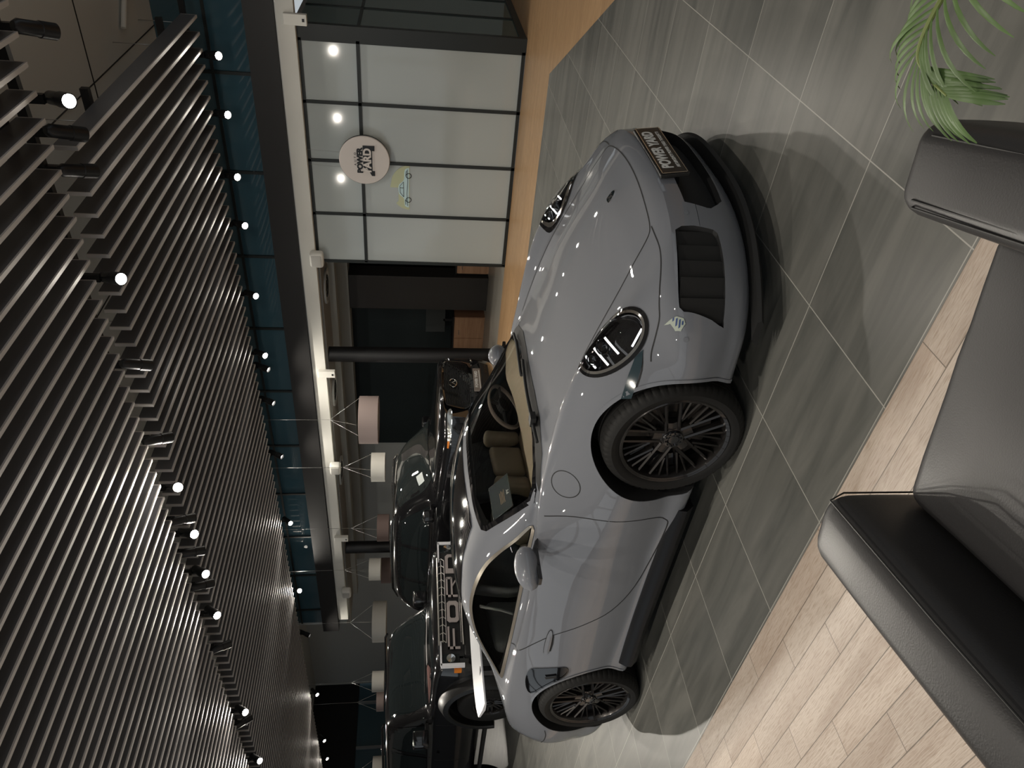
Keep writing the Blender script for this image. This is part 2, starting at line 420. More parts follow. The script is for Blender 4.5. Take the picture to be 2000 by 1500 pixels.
# rear room
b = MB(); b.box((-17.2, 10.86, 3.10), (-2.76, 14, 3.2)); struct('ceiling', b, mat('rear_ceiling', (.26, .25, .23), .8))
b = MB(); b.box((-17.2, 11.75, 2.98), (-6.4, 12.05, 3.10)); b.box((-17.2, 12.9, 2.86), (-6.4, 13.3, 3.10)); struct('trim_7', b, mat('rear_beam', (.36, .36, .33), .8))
b = MB(); b.box((-13.42, 13.7, 0), (-6.4, 13.85, 3.1)); struct('wall_rear', b, m_walld)
b = MB(); b.box((-26, 13.9, 0), (-13.42, 14.05, 5)); b.box((-17.2, 10.86, 3.2), (-17.1, 14, 4.98)); struct('wall_back', b, m_wallg)
b = MB(); b.box((-2.76, 14, 0), (8, 14.1, 5)); struct('wall_back', b, m_wallg)
b = MB(); b.box((-26.2, -6, 0), (-26, .5, 5)); b.box((-26.2, .5, 3.4), (-26, 14, 5)); b.box((-26.2, .5, 0), (-26, 14, .5)); struct('wall_left', b, m_black)
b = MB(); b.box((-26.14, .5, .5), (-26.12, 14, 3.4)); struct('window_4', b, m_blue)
b = MB()
for y in (2, 3.6, 5.2, 6.8, 8.4, 10, 11.6, 13.2): b.box((-26.12, y-.04, .5), (-26.02, y+.04, 3.4))
b.box((-26.12, .5, 1.9), (-26.03, 14, 1.98)); struct('trim_8', b, mat('window_frame_grey', (.25, .27, .28), .5))
b = MB(); b.box((8, -6, 0), (8.1, 17, .4)); b.box((8, -6, 4.3), (8.1, 17, 5)); 
for y in range(-6, 18, 2): b.box((8, y-.05, .4), (8.1, y+.05, 4.3))
struct('wall_right', b, m_frame)
b = MB(); b.box((-28, -6.1, 0), (8, -6, .4)); b.box((-28, -6.1, 4.3), (8, -6, 5))
for x in range(-28, 9, 2): b.box((x-.05, -6.1, .4), (x+.05, -6, 4.3))
struct('wall_front', b, m_frame)
# columns of the rear room
for x, y, lb in ((-8.5, 11.04, 'slim black round column with a steel foot, beside the opening'), (-14.35, 11.1, 'slim black round column farther back, behind the pendant lamps')):
    c = MB().cyl((x, y, .0), (x, y, 3.12), .145, n=32).build('column', m_black, smoothall=True); tag(c, lb, 'column')
    k = MB().cyl((x, y, .0), (x, y, .09), .156, n=32).build('foot_ring', m_steel, c, smoothall=True)
    c.data.transform(Matrix.Identity(4))
# dark pillar and cabinets
c = MB().box((-8.75, 12.95, 0), (-7.95, 13.35, 2.86)).build('wardrobe', mat('dark_brown_panel', (.035, .032, .03), .5), bevel=.01); tag(c, 'tall dark brown cupboard standing beside the frosted glass room', 'cupboard')
def cabinet(x0, x1, lb, n):
    e = empty('sideboard', ((x0+x1)/2, 13.25, 0), label=lb, cat='cabinet')
    w = (x1-x0)/2
    MB().box((-w, -.2, .0), (w, .25, .66)).build('body', m_woodf, e, bevel=.004)
    MB().box((-w-.01, -.22, .66), (w+.01, .26, .69)).build('top', m_black, e, bevel=.004)
    for i in range(n):
        a = -w+i*2*w/n
        d = MB().box((a+.006, -.215, .03), (a+2*w/n-.006, -.2, .64)).build('door', m_woodf, e)
        MB().box((a+.1, -.235, .55), (a+.22, -.215, .56)).build('handle', m_steel, d)
cabinet(-7.9, -6.9, 'low walnut cabinet right of the dark cupboard', 2)
cabinet(-10.1, -9.0, 'low walnut cabinet left of the dark cupboard', 2)
e = empty('monitor', (-9.2, 13.25, .69), label='dark computer monitor on the left walnut cabinet', cat='monitor')
MB().box((-.33, -.02, .16), (.33, .02, .58)).build('screen', mat('screen_off', (.05, .055, .055), .15), e, bevel=.005)
MB().box((-.03, -.02, 0), (.03, .02, .2)).box((-.12, -.08, 0), (.12, .08, .012)).build('stand', m_black, e)
e = empty('wall_tablet', (-7.3, 13.6, .69), label='small pale screen on an arm above the right walnut cabinet', cat='screen')
MB().box((-.32, -.02, .28), (.2, .01, .48)).build('screen', mat('screen_pale', (.16, .17, .17), .3), e)
MB().tube([(0, 0, 0), (.02, 0, .2), (0, -.0, .3)], .012).build('arm', m_black, e)
# round ceiling grilles
for x, y, z, lb in ((-7.2, 11.35, 3.1, 'nearest to the frosted glass'), (-9.6, 11.3, 3.1, 'above the large pinkish pendant'), (-11.9, 11.3, 3.1, 'farther left above the white pendant'), (-11.0, 12.5, 3.1, 'deeper in the rear room')):
    e = empty('ceiling_vent', (x, y, z), label='round grey ceiling grille '+lb, cat='ceiling vent')
    MB().lathe([(.32, 0), (.32, -.03), (.27, -.035), (.25, -.01), (.0, -.01)]).build('ring', m_wallg, e, smoothall=True)
    MB().lathe([(.2, -.012), (.2, -.03), (.16, -.03), (.16, -.012)]).lathe([(.1, -.012), (.1, -.03), (.06, -.03), (.06, -.012)]).build('grille', m_frame, e)
# small boxes along the white rail
for x, k, lb in ((-2.64, 0, 'nearest the right end'), (-6.2, 1, 'above the corner of the frosted glass'), (-8.62, 0, 'above the black column'), (-11.07, 1, 'above the two white pendants'), (-13.39, 0, 'above the far black column'), (-15.4, 1, 'near the left end')):
    if k:
        e = empty('wall_speaker', (x, 10.58, 3.12), label='white rounded speaker on the white rail '+lb, cat='speaker', group='white speakers on the rail')
        rbox('housing', (-.13, -.1, -.13), (.13, .07, .09), .05, m_white, e); rbox('face', (-.1, -.112, -.1), (.1, -.09, .06), .02, mat('speaker_face', (.5, .49, .46), .7), e)
    else:
        e = empty('sensor_box', (x, 10.6, 3.1), label='flat white bracket box on the white rail '+lb, cat='box', group='white bracket boxes on the rail')
        MB().box((-.07, -.03, -.14), (.07, .05, .16)).build('housing', m_white, e, bevel=.008); MB().box((-.02, -.034, -.11), (.02, -.03, -.08)).build('port', m_black, e)

# ---------------------------------------------------------------- ceiling baffles
def make_slat(L):
    b = MB(); t = .017
    b.box((-t, .012, .014), (t, L-.012, .19), 0)
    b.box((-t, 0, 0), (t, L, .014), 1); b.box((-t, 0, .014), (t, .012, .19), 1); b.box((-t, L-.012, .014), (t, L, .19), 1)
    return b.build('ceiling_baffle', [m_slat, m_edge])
P_ = .1945
s1 = make_slat(4.12); s1.location = (-1.215, 1.45, 4.2)
tag(s1, 'long dark grey ceiling baffle with a pale lower edge, in the nearer row', 'ceiling baffle', 'ceiling baffles of the nearer row')
for i in range(1, 80):
    c = s1.copy(); COL.objects.link(c); c.location.x = -1.215-P_*i
s2 = s1.copy(); COL.objects.link(s2); s2.location = (-2.55, 5.94, 4.2)
tag(s2, 'long dark grey ceiling baffle with a pale lower edge, in the farther row', 'ceiling baffle', 'ceiling baffles of the farther row')
for i in range(1, 117):
    c = s2.copy(); COL.objects.link(c); c.location.x = -2.55-P_*i
for k, (y, x0, x1, lb) in enumerate(((5.76, -17, 0, 'carrying the spotlights between the baffle rows'), (10.3, -25.3, -2.4, 'carrying the spotlights at the wall ends'), (1.2, -17, 1, 'carrying the spotlights above the viewer'), (-2.9, -17, 2, 'carrying the added fill spotlights behind the viewer'), (5.42, -17, 0, 'at the far ends of the nearer row'), (1.7, -17, 0, 'at the near ends of the nearer row'), (6.9, -25.3, -2.4, 'over the middle of the farther row'), (9.3, -25.3, -2.4, 'near the wall ends of the farther row'))):
    c = MB().box((x0, y-.03, 4.39), (x1, y+.03, 4.46)).build('baffle_carrier', m_black)
    for x in [x0+.6+2.2*j for j in range(int((x1-x0)/2.2))]: pass
    tag(c, 'black carrier bar '+lb, 'ceiling bar')
    for x in [x0+.6+2.2*j for j in range(int((x1-x0)/2.2)+1)]:
        MB().cyl((x, y, 4.46), (x, y, 4.98), .004, n=6).build('hanger', m_wire, c)

# ---------------------------------------------------------------- track spotlights
def make_spot(lit):
    e = empty('track_spotlight')
    MB().box((-.035, -.02, .12), (.035, .02, .26)).cyl((0, 0, .0), (0, 0, .13), .012, n=10).build('adapter', m_lampb, e)
    h = MB().lathe([(0, -.2), (.030, -.2), (.050, -.17), (.052, -.02), (.058, -.015), (.058, .1), (.050, .1), (.044, .06), (0, .06)], n=28).build('head', m_lampb, e, smoothall=True)
    MB().lathe([(.0, .072), (.040, .072), (.040, .061)], n=24).build('lens', m_glow if lit else m_glow2, h)
    return e, h
protos = {}
def spot(x, y, z, aim, power, lit, lb, grp, ang=60):
    if lit not in protos: e, h = make_spot(lit); protos[lit] = e
    else:
        e = copy_tree(protos[lit])
    e.location = (x, y, z); h = [c for c in e.children if c.name.startswith('head')][0]
    d = (V(aim)-V((x, y, z))).normalized(); q = d.to_track_quat('Z', 'Y'); h.rotation_euler = q.to_euler()
    for a in list(e.children):
        for g in list(a.children):
            if g.type == 'LIGHT': bpy.data.objects.remove(g)
    tag(e, lb, 'spotlight', grp)
    if power:
        ld = bpy.data.lights.new('spot', 'SPOT'); ld.energy = power*SPOT_W; ld.spot_size = R(ang); ld.spot_blend = 1.0; ld.shadow_soft_size = .04; ld.color = (1, .93, .82)
        lo = bpy.data.objects.new('bulb', ld); COL.objects.link(lo); lo.parent = h; lo.location = (0, 0, .11); lo.rotation_euler = (PI, 0, 0)


row1 = [(-1.62, 0, (-4, 12, 0), .5), (-2.1, 1, (-1.2, 2.2, 0), .2), (-2.35, 0, (-5, 11, 0), .5), (-2.65, 0, (-5, 11, .5), .5), (-3.63, 1, (-2.0, 2.6, 0), .45), (-4.59, 0, (-8, 9.5, .6), 1), (-5.57, 0, (-7.5, 9.0, .6), .8),
        (-6.32, 1, (-1.0, 1.0, .9), 1.5), (-6.86, 0, (-9.5, 9, .5), .8), (-7.12, 1, (-4.0, 2.6, 0), 1.6), (-7.46, 0, (-9.5, 8, .5), .8), (-7.87, 1, (-5.5, 2.2, 0), 1.5), (-8.13, 0, (-10.5, 8.5, .5), .6), (-8.76, 1, (-6.4, 1.6, 0), 1.5),
        (-9.57, 0, (-10.5, 8, .5), .8), (-11.42, 1, (-8, 1.8, 0), 1.4), (-11.75, 0, (-13, 9, .5), .6), (-13.13, 1, (-10, 2.2, 0), 1.4)]
words = ['rightmost', 'second from the right', 'third from the right', 'fourth from the right', 'fifth from the right', 'sixth from the right', 'seventh from the right', 'eighth from the right', 'ninth from the right', 'tenth from the right', 'eleventh from the right', 'twelfth from the right', 'thirteenth from the right', 'fourteenth from the right', 'fifteenth from the right', 'sixteenth from the right', 'seventeenth from the right', 'eighteenth from the right']
for (x, lit, aim, p), w in zip(row1, words):
    spot(x, 5.76, 4.13, aim, p*(1.15 if lit else .9), lit, ('glowing' if lit else 'dark-headed')+' black spotlight in the gap between the baffle rows, '+w, 'spotlights between the baffle rows', 150 if lit else 100)
row2 = [-3.07, -3.83, -4.72, -5.49, -6.74, -7.95, -8.25, -9.03, -10.41, -12.4, -14.88, -16.72, -19.65, -22.41, -23.62]
lit2 = [1, 1, 1, 1, 1, 1, 0, 0, 0, 1, 1, 0, 1, 1, 1]
for i, (x, w) in enumerate(zip(row2, words)):
    aim = (x+1.0, 6.5, 0) if i < 6 else (x+1.5, 6.0, .5)
    if x == -14.88: aim = (-4, 2, 1)
    if not lit2[i]: aim = (x-.5, 8.6, .5)
    spot(x, 10.3, 4.13, aim, .45 if i < 6 else 1.1, lit2[i], ('glowing' if lit2[i] else 'dark-headed')+' black spotlight at the wall ends of the farther baffles, '+w, 'spotlights at the wall ends', 150)
for i, x in enumerate((-.6, -2.0, -3.6, -5.2, -6.8, -8.4)):
    spot(x, 1.2, 4.13, (x-.1, 2.6, 0), 1.15, 0, 'black spotlight before the nearest baffles, '+words[i], 'spotlights above the viewer', 120)
for i, x in enumerate((1.5, -.6, -2.7, -4.8, -6.9, -9.0, -11.1)):  # unseen row added to fill the floor and the near car side
    spot(x, -2.9, 4.13, (x-.1, 1.8, .3), .9, 0, 'black added fill spotlight behind the viewer, '+words[i], 'added fill spotlights behind the viewer', 110)
# wire-hung little spots
for x, y, z, lb in ((-1.75, 7.6, 4.32, 'hanging free beside the first far baffle'), (-1.9, 8.8, 4.2, 'half hidden by the first far baffle'), (-17.9, 11.6, 4.05, 'hanging before the grey wall far left')):
    e = empty('pendant_spotlight', (x, y, z), label='small black cylinder spotlight on a thin wire, '+lb, cat='spotlight')
    MB().cyl((0, 0, -.08), (0, 0, .08), .032, n=20).build('housing', m_lampb, e, smoothall=True)
    MB().cyl((0, 0, .08), (0, 0, 4.98-z), .003, n=6).build('wire', m_black, e)
    MB().cyl((0, 0, -.083), (0, 0, -.08), .026, n=20).build('lens', m_white, e)
c = MB().cyl((-2.62, 9.6, 4.93), (-1.2, 10.85, 4.93), .03, n=12).build('ceiling_pipe', m_white); tag(c, 'pale pipe running under the ceiling at the top right', 'pipe')

# ---------------------------------------------------------------- pendant drum lamps
def drum(x, z0, z1, dia, m, lb, nw=3, y=10.25, yz=4.98):
    h = (z1-z0)/2; e = empty('drum_pendant', (x, y, (z0+z1)/2), label=lb, cat='pendant lamp', group='drum pendants before the partition')
    r = dia/2
    sh = MB().lathe([(r, -h), (r, h), (r-.012, h), (r-.012, -h)], n=56, closedprof=True).build('lamp_shade', m, e, smoothall=True)
    MB().lathe([(0, -h+.02), (r-.013, -h+.02), (r-.013, -h+.025), (0, -h+.025)], n=48).build('diffuser', m_shadew, e)
    MB().lathe([(0, h-.02), (r-.013, h-.02)], n=48).build('top_disc', m_shadew, e)
    hz = yz-(z0+z1)/2
    MB().cyl((0, 0, h+.55), (0, 0, hz), .0035, n=6).build('wire', m_wire, e)
    for k in range(nw):
        a = 2*PI*k/nw+.5; MB().cyl((0, 0, h+.55), (r*.95*math.cos(a), r*.95*math.sin(a), h-.01), .0025, n=6).build('strand', m_wire, e)
drum(-9.44, 2.18, 2.53, .9, m_shadep, 'large pinkish drum pendant lamp, rightmost of the row')
drum(-10.72, 2.08, 2.35, .58, m_shadew, 'small white drum pendant just left of the large pinkish one')
drum(-12.6, 2.03, 2.28, .58, m_shadeb, 'brown drum pendant hanging alone before the grey wall')
drum(-14.07, 2.24, 2.5, .5, m_shadew, 'small white drum pendant overlapping a brown one')
drum(-14.75, 2.03, 2.26, .6, m_shadeb, 'brown drum pendant half behind a small white one', y=10.7)
drum(-16.2, 2.15, 2.48, .98, m_shadew, 'large white drum pendant left of the far column')
drum(-19.1, 2.26, 2.58, .54, m_shadew, 'small white drum pendant over the black off-roader')
drum(-20.2, 2.29, 2.49, .53, m_shadep, 'small pinkish drum pendant over the black off-roader')
drum(-24.2, 2.35, 2.7, .9, m_shadew, 'white drum pendant farthest left, half hidden by the off-roader', y=10.0)

# ---------------------------------------------------------------- hanging round sign
SG = empty('hanging_sign', (-4.53, 10.63, 2.285), label='round white hanging sign reading AUTO POWER YARD', cat='sign')
m_signw = mat('sign_white', (.68, .63, .60), .6); m_ink = mat('sign_ink', (.012, .014, .018), .5)
MB().lathe([(0, -.03), (.352, -.03), (.36, -.02), (.36, .0), (.352, .012), (0, .012)], M=Matrix.Rotation(PI/2, 4, 'X'), n=72).build('disc', [m_signw], SG, smoothall=True)
MB().lathe([(.362, -.034), (.362, .0), (.356, .0), (.356, -.034)], M=Matrix.Rotation(PI/2, 4, 'X'), n=72, closedprof=True).build('rim', m_frame, SG, smoothall=True)
def fr_sign(x, z, y=-.016): return frame((x, y, z), (1, 0, 0), (0, 0, 1))
text('auto_lettering', 'AUTO', .045, m_ink, fr_sign(.02, .13), SG, .002, 0, 1.0, space=2.0)
text('power_lettering', 'POWER', .105, m_ink, fr_sign(.0, .062), SG, .003, .006, 1.02)
sb = MB()
sb.prism([(-.215, -.13), (.215, -.13), (.215, -.055), (.17, -.03), (.19, .0), (-.17, .0), (-.12, -.05), (-.215, -.09)], 'y', -.018, -.014)
MB().prism([(-.225, -.145), (-.15, -.145), (-.15, -.11), (.15, -.11), (.15, -.145), (.225, -.145), (.225, .02), (.12, .02), (-.12, .02), (-.10, -.03), (-.225, -.1)], 'y', -.019, -.013).build('letter_shadow', m_ink, SG)
text('yard_lettering', 'YARD', .15, m_signw, fr_sign(-.005, -.045, -.021), SG, .002, .006, .98)
SG.scale = (1.035, 1.035, 1.035)
for x_ in (-.12, .1): MB().cyl((x_, .01, .33), (x_, .06, .83), .002, n=6).build('wire', m_wire, SG)
# light projected on the glass, painted as a flat coloured drawing
DC = empty('projected_drawing', (-5.02, 10.805, 1.62), label='pale half-round light projection of a drawn sports car on the frosted glass', cat='projection')
m_cream = mat('projection_cream', (.56, .60, .40), .5); m_ice = mat('projection_ice', (.62, .82, .86), .5)
arc = [(.37*math.cos(t)*1.0-.0, .30*math.sin(t)) for t in [R(a) for a in range(0, 181, 8)]]
arc = [(max(p[0], -.5), p[1] if p[0] > -.02 or p[1] < .34 else p[1]) for p in arc]
arc = [p for p in arc if not (-.25 < p[0] < .12 and p[1] > .17)] 
MB().prism([(.37, 0)]+[p for p in arc if p[0] > .12]+[(.0, .30), (.0, .17), (-.22, .17)]+[p for p in arc if p[0] < -.25]+[(-.37, 0)], 'y', -.004, .0).build('backing', m_cream, DC)
carp = cat([(-.33, .01), (-.30, .07), (-.18, .085), (-.10, .16), (.04, .165), (.13, .09), (.29, .075), (.33, .01)], 4)
MB().prism(carp, 'y', -.007, -.003).build('drawn_car', m_ice, DC)
lb = MB()
for pth in ([(-.30, .03), (-.1, .04), (.1, .03), (.30, .035)], [(-.15, .09), (-.08, .145), (.03, .15), (.1, .095), (-.15, .09)], [(-.0, .09), (-.0, .15)], [(-.28, .06), (-.2, .065)], [(.2, .06), (.28, .05)]):
    lb.tube([(x, -.009, z) for x, z in pth], .004, n=6)
for cxx in (-.2, .2): lb.lathe([(.035, 0), (.045, 0), (.045, .003), (.035, .003)], M=Matrix.Translation((cxx, -.006, .015)) @ Matrix.Rotation(PI/2, 4, 'X'), n=20, closedprof=True)
lb.build('drawn_lines', m_frame, DC)
# ---------------------------------------------------------------- cars: shared pieces
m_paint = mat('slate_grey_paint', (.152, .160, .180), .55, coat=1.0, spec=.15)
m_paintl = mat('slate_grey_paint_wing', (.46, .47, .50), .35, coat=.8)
m_skirt = mat('skirt_black', (.006, .006, .007), .3, spec=.25)
m_gloss = mat('gloss_black', (.006, .006, .007), .06, coat=1.0)
m_rubber = mat('tyre_rubber', (.010, .0096, .0092), .6, spec=.25, bump=(60, .3, .002))
m_rim = mat('dark_rim', (.030, .027, .026), .25, .7, coat=.6)
m_disc = mat('brake_disc', (.12, .11, .10), .4, .9)
m_glass = mat('car_glass', (.90, .94, .91), .0, trans=1.0, ior=1.12)
m_dglass = mat('tinted_glass', (.012, .016, .017), .02, spec=.9)
m_chrome = mat('chrome', (.75, .74, .72), .08, 1.0)
m_trimb = mat('trim_beige_metal', (.62, .56, .48), .22, .9)
m_seam = mat('panel_gap', (.01, .01, .011), .7)
m_beige = mat('beige_leather', (.36, .28, .19), .55)
m_dleath = mat('black_leather', (.018, .018, .018), .5)
m_gleath = mat('grey_leather', (.16, .155, .145), .6)
m_lensw = mat('lens_white', (.8, .85, .85), .1, emit=(1, 1, 1), es=.6)
m_amber = mat('amber_lens', (.75, .22, .02), .25)
m_plate = mat('plate_black', (.012, .012, .012), .35)
m_pltxt = mat('plate_white', (.7, .7, .68), .5)
m_plastic = mat('grey_black_plastic', (.016, .016, .016), .6, spec=.3)

def make_tyre_rim(r, w, rr, style='multi'):
    """wheel lying about local Y; outer face towards -Y. returns rim object with sub-parts"""
    Mx = Matrix.Rotation(PI/2, 4, 'X')      # local z -> -y
    h = w/2
    rim = MB()
    rim.lathe([(rr+.004, h-.012), (rr-.004, h-.004), (rr-.016, h-.010), (rr-.026, h-.035), (rr-.030, -h+.02), (rr+.0, -h+.01)], Mx, 72)
    rim.lathe([(rr-.002, h-.001), (rr+.004, h-.006), (rr-.004, h-.01), (rr-.008, h-.004)], Mx, 72, closedprof=True)
    zf = h-.028                              # spoke face depth
    def spoke(a0, r0, o0, a1, r1, o1, wd, dp, z0, z1):
        c0, s0 = math.cos(a0), math.sin(a0); c1, s1 = math.cos(a1), math.sin(a1)
        p0 = V((r0*c0-o0*s0, r0*s0+o0*c0, z0)); p1 = V((r1*c1-o1*s1, r1*s1+o1*c1, z1)); d = (p1-p0); d2 = V((-d.y, d.x, 0)).normalized()
        k = len(rim.v); vs = []
        for p, ww in ((p0, wd*1.25), (p1, wd)):
            for sx, sz, f in ((-1, 0, .5), (-.0, 0.006, 1), (1, 0, .5)): vs.append(p+d2*(sx*ww/2)+V((0, 0, sz)))
            for sx in (1, -1): vs.append(p+d2*(sx*ww*.42)+V((0, 0, -dp)))
        vs = [Mx @ q for q in vs]
        rim.add(vs, [(0, 5, 6, 1), (1, 6, 7, 2), (2, 7, 8, 3), (3, 8, 9, 4), (4, 9, 5, 0), (0, 1, 2, 3, 4), (9, 8, 7, 6, 5)])
    if style == 'multi':
        for k in range(5):
            a = 2*PI*k/5+.22
            for s in (-1, 1):
                spoke(a, .05, s*.030, a, rr-.014, s*.034, .014, .030, zf-.012, zf)
                spoke(a, .120, s*.040, a+s*.30, rr-.014, s*.012, .0105, .024, zf-.008, zf)
                spoke(a, .10, s*.042, a+s*.55, rr-.014, -s*.004, .0105, .024, zf-.014, zf)
            spoke(a, .045, 0, a, .098, 0, .05, .03, zf-.016, zf-.014)
    else:
        for k in range(8):
            a = 2*PI*k/8+.1; spoke(a, .05, -.02, a, rr-.012, -.03, .03, .03, zf-.03, zf-.005); spoke(a, .05, .02, a, rr-.012, .03, .03, .03, zf-.03, zf-.005)
    rim.lathe([(.0, zf-.01), (.052, zf-.01), (.066, zf-.016), (.072, zf-.035), (.06, zf-.07), (0, zf-.07)], Mx, 40)
    ro = rim.build('wheel', m_rim, smoothall=True)
    rt = h-.004
    prof = [(rr-.002, h-.010), (rr+.006, h-.001), (rr+.022, h+.004), ((r+rr)/2, h+.008), (r-.028, h+.001), (r-.012, h-.010), (r-.003, h-.028)]
    for g in (-.55, -.2, .2, .55):
        y = -g*h
        prof += [(r, y+.006), (r-.007, y+.004), (r-.007, y-.004), (r, y-.006)]
    prof += [(r-.003, -h+.028), (r-.02, -h+.006), ((r+rr)/2, -h-.005), (rr-.002, -h+.01)]
    ty = MB(); rgs = []
    for pi_, (r_, h_) in enumerate(prof):
        sh = .0045 if 5 <= pi_ <= 6 else (.0025 if pi_ == 7 else 0)
        rgs.append([(((r_-(sh if j % 5 == 0 else 0))*math.cos(2*PI*j/300)), ((r_-(sh if j % 5 == 0 else 0))*math.sin(2*PI*j/300)), h_) for j in range(300)])
    ty.rings(rgs, 0, True, True, False, Mx)
    to = ty.build('tyre', m_rubber, ro, smoothall=True)
    bd = MB().lathe([(.07, .0), (rr-.055, .0), (rr-.055, -.03), (.07, -.03)], Mx @ Matrix.Translation((0, 0, h-.115)), 64, closedprof=True)
    bd.lathe([(0, .03), (.09, .03), (.10, 0)], Mx @ Matrix.Translation((0, 0, h-.115)), 40)
    bd.build('brake_disc', m_disc, ro, smoothall=True)
    ca = MB()
    for j in range(9):
        a = R(150+6*j)
    pl = [(math.cos(R(a))*rd, math.sin(R(a))*rd) for rd, rng in ((rr-.032, range(130, 201, 7)), (rr-.12, range(200, 129, -7))) for a in rng]
    ca.prism(pl, 'z', h-.16, h-.075, M=Mx); ca.build('brake_caliper', m_gloss, ro, bevel=.006)
    cc = MB().lathe([(0, zf+.004), (.024, zf+.004), (.028, zf-.001), (.034, zf+.006), (.046, zf+.004), (.050, zf-.008)], Mx, 48)
    for k in range(10):
        a = 2*PI*k/10; cc.cyl(Mx @ V((.038*math.cos(a), .038*math.sin(a), zf)), Mx @ V((.038*math.cos(a), .038*math.sin(a), zf+.011)), .0045, n=8)
    cc.build('centre_lock', m_gloss, ro, smoothall=True)
    return ro
def place_wheel(w, parent, x, y, z, left=False):
    w.parent = parent; w.location = (x, y, z); w.rotation_euler = (0, 0, PI if left else 0); return w
def black_inside(o, tests, idx):
    for p in o.data.polygons:
        c = p.center
        for t in tests:
            if t(c): p.material_index = idx; break
def wheel_well(x, z, r, y0, y1):
    return MB().cyl((x, y0, z), (x, y1, z), r, n=96).build('cutter', m_seam)
def solid_from(rings):
    return MB().rings(rings, 0, True, True, True)

# ---------------------------------------------------------------- the grey sports car
CAR = empty('sports_car', (-2.30, 3.23, 0), label='slate grey two-door sports car with black multi-spoke wheels and a black roof', cat='car')
#      xs    zbot  yb   y2   z2    ys    zs    yf    zf    yt   zt    yr   zr    zc
K = [(1.02, .24, .54, .70, .28, .75, .40, .64, .478, .48, .485, .25, .485, .487),
     (.995, .175, .64, .80, .25, .84, .42, .70, .508, .52, .505, .27, .515, .517),
     (.93, .135, .73, .855, .245, .885, .44, .735, .545, .55, .535, .28, .543, .545),
     (.82, .125, .75, .880, .25, .90, .42, .745, .595, .56, .583, .29, .592, .598),
     (.66, .125, .76, .890, .26, .912, .47, .735, .690, .57, .640, .30, .650, .660),
     (.48, .125, .78, .885, .28, .918, .52, .725, .765, .57, .702, .31, .712, .724),
     (.28, .125, .79, .895, .30, .924, .56, .720, .820, .58, .762, .32, .772, .786),
     (.0, .125, .79, .90, .32, .926, .58, .722, .856, .59, .820, .36, .828, .840),
     (-.28, .125, .79, .885, .30, .916, .57, .745, .868, .62, .862, .42, .874, .890),
     (-.42, .125, .78, .875, .29, .902, .56, .765, .872, .68, .886, .52, .915, .955),
     (-.58, .125, .78, .860, .28, .890, .55, .785, .868, .715, .895, .625, .955, 1.028),
     (-.78, .125, .78, .850, .28, .880, .54, .800, .858, .728, .893, .605, 1.035, 1.120),
     (-.98, .125, .78, .845, .27, .872, .53, .806, .852, .732, .892, .580, 1.125, 1.212),
     (-1.2, .125, .78, .843, .27, .868, .53, .808, .850, .734, .896, .555, 1.185, 1.272),
     (-1.45, .125, .78, .843, .27, .868, .54, .810, .852, .735, .902, .545, 1.215, 1.298),
     (-1.75, .125, .78, .850, .28, .876, .56, .815, .858, .732, .915, .540, 1.210, 1.290),
     (-2.05, .125, .79, .870, .30, .898, .58, .825, .866, .722, .925, .530, 1.165, 1.245),
     (-2.3, .125, .80, .895, .32, .920, .60, .830, .868, .712, .930, .515, 1.095, 1.175),
     (-2.55, .125, .80, .905, .33, .926, .61, .825, .862, .700, .925, .49, 1.010, 1.085),
     (-2.8, .14, .80, .900, .33, .922, .61, .810, .848, .68, .905, .46, .945, .990),
     (-3.05, .17, .79, .885, .34, .908, .61, .785, .822, .65, .865, .42, .885, .905),
     (-3.28, .20, .76, .865, .36, .888, .60, .75, .785, .61, .815, .40, .825, .835),
     (-3.42, .25, .72, .84, .38, .865, .57, .72, .72, .58, .740, .38, .748, .755),
     (-3.49, .32, .66, .78, .42, .80, .54, .68, .62, .54, .63, .35, .635, .64)]
cols = [(None, 0), (1, 0), (2, 3), (4, 5), (6, 7), (8, 9), (10, 11), (None, 12)]
SW = [(1.02, .40), (.8, .37), (.5, .24), (.2, .13), (-.1, .10), (-.45, .13), (-.8, .12), (-1.1, .07), (-1.6, 0), (-2.6, -.02), (-3.0, -.12), (-3.49, -.38)]
st = [1.02, 1.013, 1.0, .985, .965, .94, .91, .88, .85, .82]+[.79-.035*i for i in range(119)]+[-3.39, -3.41, -3.43, -3.45, -3.47, -3.49]
rings, A911 = loft_body(K, cols, SW, st, per=9, k=.5, smooth_n=4)
def close_end(ring, zm, dirx, bulge):
    out = []
    for f in (.82, .6, .35, .012):
        out.append([(x+dirx*bulge*(1-f*f), y, zm+(z-zm)*f) for x, y, z in ring])
    return out
rings = list(reversed(close_end(rings[0], .36, 1, .012)))+rings+close_end(rings[-1], .48, -1, .03)
nose_n = 4
bodymb = solid_from(rings); B911 = bvh_of(bodymb)
body = bodymb.build('body', [m_paint, m_seam], CAR)
body.parent = None
FZ, RZ = .342, .350; FR, RR_ = .387, .395
for s in (-1, 1):
    pass
cut = [wheel_well(0, FZ, FR, -1.2, -.58), wheel_well(0, FZ, FR, .58, 1.2), wheel_well(-2.45, RZ, RR_, -1.2, -.52), wheel_well(-2.45, RZ, RR_, .52, 1.2)]
